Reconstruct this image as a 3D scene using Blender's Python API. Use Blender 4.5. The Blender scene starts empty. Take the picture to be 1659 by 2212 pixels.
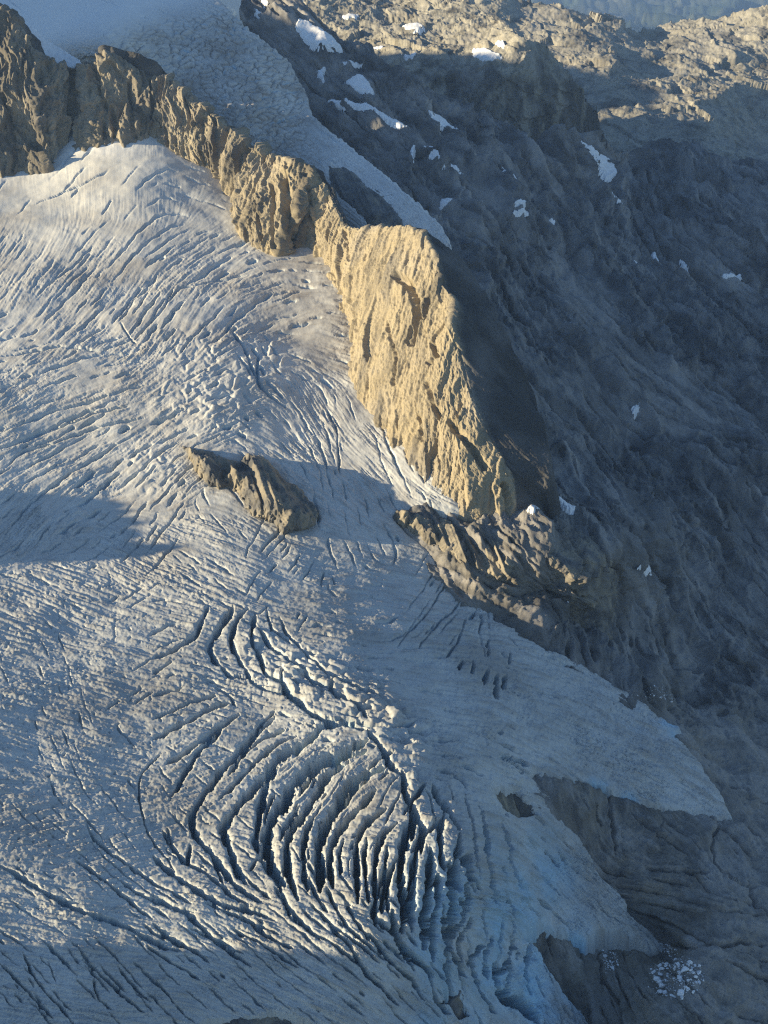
import bpy, bmesh, math, random
import numpy as np
scene = bpy.context.scene

# ---------------------------------------------------------------- camera, sky, sun, exposure
CX, CY, F = 829.5, 1106.0, 3039.0            # traced in a 1659 x 2212 view of the photograph
PITCH = math.radians(23.0)
cp, sp = math.cos(PITCH), math.sin(PITCH)
CZ = 1200.0                                   # height of the aircraft above the datum
cam_d = bpy.data.cameras.new("camera"); cam = bpy.data.objects.new("camera", cam_d)
scene.collection.objects.link(cam); scene.camera = cam
cam.location = (0, 0, CZ); cam.rotation_euler = (math.radians(90) - PITCH, 0, 0)
cam_d.sensor_fit = 'VERTICAL'; cam_d.sensor_height = 24.0; cam_d.lens = 12.0 / (1106.0 / F)
cam_d.clip_start = 1.0; cam_d.clip_end = 60000.0

SUN_EL, SUN_AZ = math.radians(13.0), math.radians(259.0)     # azimuth clockwise from +Y
S = np.array([math.sin(SUN_AZ) * math.cos(SUN_EL), math.cos(SUN_AZ) * math.cos(SUN_EL), math.sin(SUN_EL)])
world = bpy.data.worlds.new("World"); scene.world = world; world.use_nodes = True
wn = world.node_tree; bgn = wn.nodes["Background"]
sky = wn.nodes.new("ShaderNodeTexSky"); sky.sky_type = 'NISHITA'; sky.sun_disc = False
sky.sun_elevation = SUN_EL; sky.sun_rotation = SUN_AZ; sky.altitude = 1800; sky.air_density = 1.0; sky.dust_density = 0.3; sky.ozone_density = 2.6
wn.links.new(sky.outputs[0], bgn.inputs[0]); bgn.inputs[1].default_value = 0.10
sun_d = bpy.data.lights.new("sun", 'SUN'); sun = bpy.data.objects.new("sun", sun_d); scene.collection.objects.link(sun)
sun_d.energy = 5.0; sun_d.angle = math.radians(0.5); sun_d.color = (1.0, 0.845, 0.55)
from mathutils import Vector
sun.rotation_euler = Vector((-S[0], -S[1], -S[2])).to_track_quat('-Z', 'Y').to_euler()
sun.location = (-1500, -500, CZ + 800)
scene.view_settings.view_transform = 'Standard'; scene.view_settings.look = 'None'
scene.view_settings.exposure = 1.12; scene.view_settings.gamma = 1.0
scene.render.engine = 'CYCLES'
scene.cycles.use_denoising = False; scene.cycles.pixel_filter_type = 'BLACKMAN_HARRIS'; scene.cycles.filter_width = 1.2
scene.cycles.max_bounces = 4; scene.cycles.diffuse_bounces = 2; scene.cycles.volume_bounces = 0

# ---------------------------------------------------------------- numeric helpers
rng = np.random.default_rng(7); random.seed(7)

def rays(px, py):
    a = (np.asarray(px, float) - CX) / F; b = (CY - np.asarray(py, float)) / F
    return np.stack([a, cp + b * sp, -sp + b * cp], -1)

def tps_fit(P, v):
    P = np.asarray(P, float) / 1000; n = len(P)
    d2 = ((P[:, None] - P[None]) ** 2).sum(-1); K = 0.5 * d2 * np.log(d2 + 1e-12)
    A = np.zeros((n + 3, n + 3)); A[:n, :n] = K; A[:n, n] = 1; A[:n, n + 1:] = P; A[n, :n] = 1; A[n + 1:, :n] = P.T
    return P, np.linalg.solve(A, np.r_[v, 0, 0, 0])

def tps_eval(fit, x, y):
    P, c = fit; x = np.asarray(x, float) / 1000; y = np.asarray(y, float) / 1000; n = len(P)
    o = c[n] + c[n + 1] * x + c[n + 2] * y
    for i in range(n):
        d2 = (x - P[i, 0]) ** 2 + (y - P[i, 1]) ** 2
        o = o + c[i] * 0.5 * d2 * np.log(d2 + 1e-12)
    return o

def hsh(ix, iy, iz, seed):
    h = (ix.astype(np.uint32) * np.uint32(374761393) + iy.astype(np.uint32) * np.uint32(668265263)
         + iz.astype(np.uint32) * np.uint32(2147483647) + np.uint32(seed * 974711 % 4294967296))
    h = (h ^ (h >> np.uint32(13))) * np.uint32(1274126177)
    h = (h ^ (h >> np.uint32(16))) * np.uint32(2246822519)
    return h ^ (h >> np.uint32(15))

def perlin(x, y, z, seed=0):
    """gradient noise, about -1..1"""
    x = np.asarray(x, np.float32); y = np.asarray(y, np.float32); z = np.asarray(z, np.float32)
    shape = x.shape; x, y, z = x.ravel(), y.ravel(), z.ravel(); out = np.empty_like(x)
    for a in range(0, len(x), 300000):
        sl = slice(a, a + 300000)
        X, Y, Z = x[sl], y[sl], z[sl]
        ix, iy, iz = np.floor(X).astype(np.int64), np.floor(Y).astype(np.int64), np.floor(Z).astype(np.int64)
        fx, fy, fz = (X - ix).astype(np.float32), (Y - iy).astype(np.float32), (Z - iz).astype(np.float32)
        u, v, w = [f * f * f * (f * (f * 6 - 15) + 10) for f in (fx, fy, fz)]
        acc = 0
        for dx in (0, 1):
            wx = u if dx else 1 - u
            for dy in (0, 1):
                wy = v if dy else 1 - v
                for dz in (0, 1):
                    wz = w if dz else 1 - w
                    h = hsh(ix + dx, iy + dy, iz + dz, seed)
                    gx = (h & np.uint32(1023)).astype(np.float32) / 511.5 - 1
                    gy = ((h >> np.uint32(10)) & np.uint32(1023)).astype(np.float32) / 511.5 - 1
                    gz = ((h >> np.uint32(20)) & np.uint32(1023)).astype(np.float32) / 511.5 - 1
                    acc = acc + wx * wy * wz * (gx * (fx - dx) + gy * (fy - dy) + gz * (fz - dz))
        out[sl] = acc * 1.7
    return out.reshape(shape)

def fbm(P, scale, octv, seed, gain=0.5, ridged=False, st=(1, 1, 1)):
    o = 0; amp = 1; f = 1.0 / scale; tot = 0
    for i in range(octv):
        n = perlin(P[..., 0] * f * st[0] + 17.3 * i, P[..., 1] * f * st[1] - 9.1 * i, P[..., 2] * f * st[2] + 4.7 * i, seed + i)
        if ridged: n = 1 - 2.4 * np.abs(n)
        o = o + amp * n; tot += amp; amp *= gain; f *= 2.03
    return o / tot

def cells(x, y, seed):
    """nearest jittered point: distance, second distance, random id"""
    ix, iy = np.floor(x).astype(np.int64), np.floor(y).astype(np.int64); z = np.zeros_like(ix)
    f1 = np.full(x.shape, 9.0); f2 = np.full(x.shape, 9.0); rid = np.zeros(x.shape)
    for dx in (-1, 0, 1):
        for dy in (-1, 0, 1):
            h = hsh(ix + dx, iy + dy, z, seed)
            px = ix + dx + (h & np.uint32(1023)) / 1023.0; py = iy + dy + ((h >> np.uint32(10)) & np.uint32(1023)) / 1023.0
            d = np.hypot(px - x, py - y); r = (h >> np.uint32(20)) / 4095.0
            c = d < f1; f2 = np.where(c, f1, np.minimum(f2, d)); rid = np.where(c, r, rid); f1 = np.where(c, d, f1)
    return f1, f2, rid

def facets(x, y, seed, levels=((1.0, 1.0), (.42, .5), (.17, .22)), tilt=1.0):
    """angular broken rock: every jittered cell is a tilted plane with its own step (x, y in units of the largest block)"""
    o = 0
    for k, (sc, am) in enumerate(levels):
        X_, Y_ = x / sc + 3.1 * k, y / sc - 1.7 * k
        X_ = X_ + .35 * perlin(X_ * .8, Y_ * .8, X_ * 0, seed + 50 + k); Y_ = Y_ + .35 * perlin(X_ * .8, Y_ * .8, X_ * 0 + 5, seed + 60 + k)
        ix, iy = np.floor(X_).astype(np.int64), np.floor(Y_).astype(np.int64); z = np.zeros_like(ix)
        f1 = np.full(X_.shape, 9.0); val = np.zeros(X_.shape)
        for dx in (-1, 0, 1):
            for dy in (-1, 0, 1):
                h = hsh(ix + dx, iy + dy, z, seed + k); h2 = hsh(ix + dx, iy + dy, z + 1, seed + k)
                ox = ix + dx + (h & np.uint32(1023)) / 1023.0 - X_; oy = iy + dy + ((h >> np.uint32(10)) & np.uint32(1023)) / 1023.0 - Y_
                d = np.abs(ox) * .9 + np.abs(oy) * .6 + np.hypot(ox, oy) * .5
                v = (h >> np.uint32(20)) / 4095.0 - .5 + tilt * (((h2 & np.uint32(1023)) / 511.5 - 1) * ox + (((h2 >> np.uint32(10)) & np.uint32(1023)) / 511.5 - 1) * oy)
                c = d < f1; val = np.where(c, v, val); f1 = np.where(c, d, f1)
        o = o + am * val
    return o

def smooth01(x, a, b):
    t = np.clip((x - a) / (b - a), 0, 1); return t * t * (3 - 2 * t)

def blur(A, n):
    for ax in (0, 1):
        B = np.pad(A, [(n, n) if k == ax else (0, 0) for k in (0, 1)], mode='edge')
        c = np.cumsum(B, axis=ax, dtype=np.float64)
        c = np.concatenate([np.zeros_like(c.take([0], ax)), c], ax)
        L = A.shape[ax]
        A = (c.take(range(2 * n + 1, 2 * n + 1 + L), ax) - c.take(range(0, L), ax)) / (2 * n + 1)
    return A

def grid_sdf(gx, gy, poly):
    """signed distance (inside positive) to a polygon on the regular grid gx x gy"""
    st = 3
    cx = np.arange(gx[0], gx[-1] + st, st); cy = np.arange(gy[0], gy[-1] + st, st)
    X, Y = np.meshgrid(cx, cy); X = X.astype(np.float32); Y = Y.astype(np.float32)
    d = np.full(X.shape, 1e9, np.float32); ins = np.zeros(X.shape, bool)
    P = np.asarray(poly, np.float32); Q = np.roll(P, -1, 0)
    for (x0, y0), (x1, y1) in zip(P, Q):
        ex, ey = x1 - x0, y1 - y0; L = ex * ex + ey * ey + 1e-9
        t = np.clip(((X - x0) * ex + (Y - y0) * ey) / L, 0, 1)
        d = np.minimum(d, (X - x0 - t * ex) ** 2 + (Y - y0 - t * ey) ** 2)
        if y0 != y1:
            ins ^= ((y0 > Y) != (y1 > Y)) & (X < ex * (Y - y0) / (y1 - y0) + x0)
    d = np.sqrt(d); d[~ins] *= -1
    return bil(d, (gx - cx[0]) / st, (gy - cy[0]) / st)

def bil(A, fx, fy):
    """sample A on the outer product of fractional columns fx and rows fy"""
    fx = np.clip(fx, 0, A.shape[1] - 1.001); fy = np.clip(fy, 0, A.shape[0] - 1.001)
    ix, iy = fx.astype(int), fy.astype(int); tx, ty = (fx - ix)[None, :], (fy - iy)[:, None]
    r0 = A[iy][:, ix] * (1 - tx) + A[iy][:, ix + 1] * tx
    r1 = A[iy + 1][:, ix] * (1 - tx) + A[iy + 1][:, ix + 1] * tx
    return r0 * (1 - ty) + r1 * ty

def idw(ctrl, vals, X, Y, p=3.0):
    W = 0; O = 0
    for (cx, cy), v in zip(ctrl, vals):
        w = 1.0 / ((X - cx) ** 2 + (Y - cy) ** 2 + 400.0) ** (p / 2)
        W = W + w; O = O + w[..., None] * np.asarray(v, float)
    return O / W[..., None]

def normals(V):
    du = np.gradient(V, axis=1); dv = np.gradient(V, axis=0)
    n = np.cross(dv, du); n /= np.linalg.norm(n, axis=-1, keepdims=True) + 1e-12
    n[n[..., 2] < 0] *= -1
    return n

def grid_mesh(name, V, keep, mat, mask=None, parent=None):
    """one mesh from a grid of points V (rows, cols, 3); keep says which points are used; mask = colour attribute"""
    R, C = keep.shape
    q = keep[:-1, :-1] & keep[1:, :-1] & keep[:-1, 1:] & keep[1:, 1:]
    idx = np.arange(R * C).reshape(R, C)
    quads = np.stack([idx[:-1, :-1][q], idx[1:, :-1][q], idx[1:, 1:][q], idx[:-1, 1:][q]], -1)
    used = np.unique(quads); remap = np.full(R * C, -1, np.int64); remap[used] = np.arange(len(used))
    quads = remap[quads].astype(np.int32); co = V.reshape(-1, 3)[used].astype(np.float32).copy()
    me = bpy.data.meshes.new(name)
    me.vertices.add(len(co)); me.vertices.foreach_set("co", co.ravel())
    me.loops.add(len(quads) * 4); me.loops.foreach_set("vertex_index", quads.ravel())
    me.polygons.add(len(quads)); me.polygons.foreach_set("loop_start", np.arange(0, len(quads) * 4, 4, dtype=np.int32))
    me.polygons.foreach_set("use_smooth", np.ones(len(quads), bool))
    if mask is not None:
        at = me.color_attributes.new("mask", 'FLOAT_COLOR', 'POINT')
        m = np.ones((R * C, 4), np.float32); m[:, :3] = np.stack(mask, -1).reshape(-1, 3)
        at.data.foreach_set("color", m[used].ravel())
    me.update(); me.validate()
    me.materials.append(mat)
    o = bpy.data.objects.new(name, me); scene.collection.objects.link(o)
    if parent: o.parent = parent
    return o

def tag(o, label=None, cat=None, group=None, kind=None):
    for k, v in (("label", label), ("category", cat), ("group", group), ("kind", kind)):
        if v: o[k] = v
    return o

# ---------------------------------------------------------------- materials
class Mat:
    def __init__(s, name, rough=0.8, spec=0.2):
        s.m = bpy.data.materials.new(name); s.m.use_nodes = True; s.nt = s.m.node_tree; s.b = s.nt.nodes["Principled BSDF"]
        s.b.inputs["Roughness"].default_value = rough; s.b.inputs["Specular IOR Level"].default_value = spec
        s.geo = s.nt.nodes.new("ShaderNodeNewGeometry"); s.att = None
    def noise(s, scale, detail=6, rough=0.6, stretch=None, dist=0.0):
        n = s.nt.nodes.new("ShaderNodeTexNoise"); n.inputs["Scale"].default_value = scale; n.inputs["Detail"].default_value = detail
        n.inputs["Roughness"].default_value = rough; n.inputs["Distortion"].default_value = dist
        src = s.geo.outputs["Position"]
        if stretch:
            mp = s.nt.nodes.new("ShaderNodeMapping"); mp.inputs["Scale"].default_value = stretch[:3]
            if len(stretch) > 3: mp.inputs["Rotation"].default_value = (0, 0, stretch[3])
            s.nt.links.new(src, mp.inputs[0]); src = mp.outputs[0]
        s.nt.links.new(src, n.inputs["Vector"]); return n.outputs["Fac"]
    def ramp(s, fac, a, b, ca=None, cb=None):
        r = s.nt.nodes.new("ShaderNodeMapRange"); r.inputs["From Min"].default_value = a; r.inputs["From Max"].default_value = b
        s.nt.links.new(fac, r.inputs["Value"]); return r.outputs[0]
    def mask(s, ch):
        if s.att is None:
            a = s.nt.nodes.new("ShaderNodeAttribute"); a.attribute_name = "mask"
            sep = s.nt.nodes.new("ShaderNodeSeparateColor"); s.nt.links.new(a.outputs["Color"], sep.inputs[0]); s.att = sep
        return s.att.outputs[ch]
    def mix(s, fac, a, b, mode='MIX'):
        n = s.nt.nodes.new("ShaderNodeMix"); n.data_type = 'RGBA'; n.blend_type = mode
        for sock, v in ((n.inputs[0], fac), (n.inputs[6], a), (n.inputs[7], b)):
            if isinstance(v, (int, float)): sock.default_value = v
            elif isinstance(v, tuple): sock.default_value = (*v, 1)
            else: s.nt.links.new(v, sock)
        return n.outputs[2]
    def done(s, col, bump=None, strength=0.5, dist=1.0):
        s.nt.links.new(col, s.b.inputs["Base Color"])
        if bump is not None:
            b = s.nt.nodes.new("ShaderNodeBump"); b.inputs["Strength"].default_value = strength; b.inputs["Distance"].default_value = dist
            s.nt.links.new(bump, b.inputs["Height"]); s.nt.links.new(b.outputs[0], s.b.inputs["Normal"])
        return s.m

def ice_material():
    m = Mat("glacier_ice", 0.75, 0.15)
    n1 = m.ramp(m.noise(0.012, 5, .6), .35, .65); n2 = m.noise(0.35, 5, .7)
    c = m.mix(n1, (.62, .60, .545), (.51, .49, .445))
    c = m.mix(m.mask(0), c, (.30, .26, .215))                       # wind-blown grit; also crack shade painted on the upper glacier
    c = m.mix(m.mask(1), c, (.27, .49, .64))                       # clean glacier ice in the crevasse walls
    c = m.mix(m.ramp(n2, .55, .75), c, m.mix(.75, c, (.33, .30, .28)))
    c = m.mix(m.mask(2), c, (.80, .78, .74))                       # clean snow
    return m.done(c, n2, .35, .6)

def rock_material(name, ca, cb, cc, scale=1.0):
    m = Mat(name, 0.9, 0.15)
    c = m.mix(m.ramp(m.noise(.012 / scale, 6, .65), .38, .62), ca, cb)
    c = m.mix(m.ramp(m.noise(.06 / scale, 6, .7, (1, 1, .35)), .48, .70), c, cc)
    c = m.mix(m.mask(0), c, (.42, .34, .21))                        # ochre, fresh rock
    c = m.mix(m.mask(1), c, (.05, .048, .046))                      # dark lichen, wet streaks, gullies; painted shade on ridge back and plateau cliffs
    c = m.mix(m.mask(2), c, (.36, .335, .305))                        # scree and pale slabs
    fine = m.noise(.45 / scale, 8, .75)
    c = m.mix(m.ramp(fine, .3, .7), m.mix(.45, c, (.03, .03, .03)), c)
    return m.done(c, fine, .6, 1.2)

def snow_material():
    m = Mat("old_snow", 0.7, 0.1)
    n = m.noise(.15, 6, .7)
    c = m.mix(m.ramp(n, .4, .7), (.80, .79, .77), (.66, .64, .62))
    return m.done(c, n, .3, .5)

ICE = ice_material(); SNOW = snow_material()
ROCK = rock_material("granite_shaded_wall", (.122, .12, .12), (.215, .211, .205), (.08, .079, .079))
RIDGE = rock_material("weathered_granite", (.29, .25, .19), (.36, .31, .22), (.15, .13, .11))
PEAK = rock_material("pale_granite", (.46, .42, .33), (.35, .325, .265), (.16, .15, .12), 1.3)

# ---------------------------------------------------------------- traced base surfaces (distance along each sight line)
G0, GX, GY = -1010., -.06, .22
GC = np.array([(-150,300,10),(150,285,38),(230,290,48),(330,285,48),(430,340,26),(490,380,10),(60,380,0),(-150,600,0),(200,560,0),(500,600,0),(740,640,0),(0,860,12),(250,850,12),(480,830,14),(580,930,-2),(660,980,-12),
(770,800,0),(0,1100,-14),(250,1080,-24),(450,1080,-14),(620,1120,-18),(740,1120,-24),(850,960,-8),(985,1085,-12),(-100,1400,13),(300,1350,-6),(600,1300,-14),(780,1240,-32),(900,1180,-40),(1000,1270,-62),
(-100,1800,25),(300,1700,6),(600,1600,-3),(740,1420,-8),(830,1560,0),(930,1580,-10),(900,1380,-32),(1060,1420,-62),(1050,1560,-42),(1200,1500,-92),(1300,1460,-112),(1450,1600,-142),(1580,1770,-172),
(1300,1680,-112),(700,1850,2),(930,1820,7),(1000,1830,3),(1050,1700,-26),(1060,1880,-26),(1150,1850,-80),(1340,1950,-140),(1150,2020,-105),(950,2050,-35),(600,2050,-8),(300,2000,6),(0,2000,18),
(-100,2300,10),(400,2250,-26),(800,2250,-50),(1100,2200,-115),(1300,2300,-170)], float)
_d = rays(GC[:, 0], GC[:, 1])
gfit = tps_fit(GC[:, :2], (_d[:, 2] - GX * _d[:, 0] - GY * _d[:, 1]) / (G0 + GC[:, 2]))
def glac_t(px, py): return 1 / tps_eval(gfit, px, py)

UC = np.array([(-60,-20,3100),(200,-10,3280),(100,60,2980),(220,105,2900),(350,0,3360),(470,0,3370),(600,110,3130),(400,100,3110),(640,200,2990),(450,200,2930),(500,270,2800),
(675,245,2900),(790,340,2700),(700,350,2650),(970,520,2440),(800,480,2460),(750,440,2520),(-60,60,2900),(300,220,2900),(400,300,2930),(550,380,2740),(700,480,2580),(200,150,2930)], float)
_d = rays(UC[:, 0], UC[:, 1]); ufit = tps_fit(UC[:, :2], _d[:, 1] / UC[:, 2])
def upper_t(px, py): return 1 / tps_eval(ufit, px, py)

WC = [(600,0,3450),(640,0,3430),(700,100,3280),(850,130,3250),(640,330,2900),(900,300,2900),(970,520,2500),(800,470,2560),(1000,260,3200),(1120,300,3250),(1190,335,3230),(1240,285,3420),(1270,330,3450),
(1340,345,3750),(1450,330,3950),(1659,340,4150),(1800,340,4300),(1100,500,2700),(1300,500,3050),(1500,500,3250),(1659,500,3350),(1800,500,3450),
(1050,650,2420),(1200,700,2430),(1350,700,2600),(1500,700,2760),(1659,700,2850),(1800,700,2900),
(1200,900,2150),(1350,900,2260),(1500,900,2370),(1659,900,2460),(1800,900,2500),
(1190,1080,1800),(1250,1050,1930),(1400,1080,2010),(1550,1080,2120),(1659,1080,2180),(1800,1080,2250),
(1118,1195,1560),(1160,1150,1600),(1205,1140,1640),(1240,1190,1590),(1310,1200,1610),(1380,1250,1740),(1500,1250,1890),(1659,1250,1970),(1800,1250,2030),
(1150,1290,1540),(1250,1350,1555),(1350,1400,1570),(1450,1440,1630),(1550,1400,1760),(1659,1400,1820),(1800,1420,1850),
(1480,1500,1600),(1659,1540,1640),(1800,1560,1650),
(1659,1800,1310),(1800,1800,1330),(1659,2000,1150),(1800,2000,1160),(1659,2212,1030),(1800,2250,1010),(2350,345,5000),(2350,500,3850),(2350,900,2750),(2350,1400,2050),(2350,1800,1430),(2350,2250,1020),(1500,1900,1190),(1400,2150,1035),(1480,2040,1100),(1300,2280,960)]
for (x, y, k) in [(850,1120,1.006),(930,1190,1.006),(1010,1290,1.006),(1130,1370,1.0065),(1260,1430,1.0065),(1380,1500,1.0065),(1476,1590,1.0065),(1540,1690,1.0065),(1588,1772,1.0065),(1480,1750,1.0065),(1370,1728,1.009),
                  (1250,1690,1.009),(1165,1685,1.0065),(1270,1830,1.0065),(1355,1950,1.0065),(1430,2040,1.0065),(1285,2025,1.02),(1135,2010,1.02),(1190,2095,1.0065),(1275,2225,1.0065),
                  (900,1400,1.05),(1000,1700,1.05),(1100,1500,1.05),(700,1200,1.05),(900,2000,1.05),(1000,2200,1.05),(600,1700,1.06),(600,2250,1.06),(1250,1560,1.04),(1400,1660,1.03)]:
    d = rays(x, y); WC.append((x, y, float(glac_t(x, y)) * k * d[1]))
WC = np.array(WC, float)
_d = rays(WC[:, 0], WC[:, 1]); wfit = tps_fit(WC[:, :2], _d[:, 1] / WC[:, 2])
def wall_t(px, py): return 1 / tps_eval(wfit, px, py)

def surf(gx, gy, tf):
    X, Y = np.meshgrid(gx, gy)
    V = rays(X, Y) * tf(X, Y)[..., None]; V[..., 2] += CZ
    return X, Y, V

# ---------------------------------------------------------------- glacier
GLACIER = [(-260,330),(60,330),(120,300),(150,255),(350,255),(480,350),(560,480),(640,480),(705,530),(770,650),(795,760),(865,900),(950,1010),(1010,1090),
(1000,1108),(960,1103),(930,1097),(890,1102),(850,1112),(850,1122),(880,1152),(905,1165),(930,1190),(955,1215),(980,1245),(990,1265),(1005,1282),(1015,1302),(1060,1310),(1075,1335),(1100,1350),(1130,1370),(1170,1395),
(1215,1412),(1260,1430),(1300,1455),(1345,1485),(1380,1500),(1420,1545),(1460,1568),(1476,1583),(1455,1587),(1470,1600),(1500,1640),(1540,1690),(1560,1720),(1590,1772),(1570,1775),(1535,1770),(1500,1755),(1470,1745),
(1420,1738),(1370,1728),(1330,1705),(1295,1690),(1250,1685),(1200,1690),(1165,1675),(1158,1660),(1150,1672),(1165,1695),(1210,1740),(1240,1775),(1270,1830),(1290,1860),(1300,1880),(1340,1920),(1355,1945),(1360,1975),(1400,2010),
(1430,2035),(1440,2050),(1415,2055),(1390,2040),(1370,2020),(1340,2005),(1290,2003),(1285,2022),(1265,2025),(1230,2012),(1200,2005),(1170,1988),(1150,1993),(1135,2008),(1130,2020),(1160,2040),(1190,2090),(1220,2140),
(1250,2180),(1275,2225),(1300,2330),(-260,2330)]
HOLES = [[(1065,1702),(1085,1690),(1115,1700),(1145,1735),(1155,1755),(1120,1760),(1085,1740)],
         [(425,2216),(440,2202),(520,2196),(560,2190),(590,2180),(650,2195),(720,2230),(720,2330),(425,2330)],
         [(958,2128),(985,2140),(1005,2165),(1012,2190),(995,2195),(978,2170),(962,2150)]]
A_ = lambda p: (.3752 * p[0], 1194.5 + .3752 * p[1])
B_ = lambda p: (331.8 + .3752 * p[0], 1260.8 + .3752 * p[1])
C_ = lambda p: (597.2 + .3752 * p[0], 1382.3 + .3752 * p[1])
D_ = lambda p: (.3752 * p[0], 1382.3 + .3752 * p[1])
T_ = lambda p: (829.5 + p[0] / 2, 1095 + p[1] / 2)      # right tongue
U_ = lambda p: (p[0] / 2, 531 + p[1] / 2)                # upper basin
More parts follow.
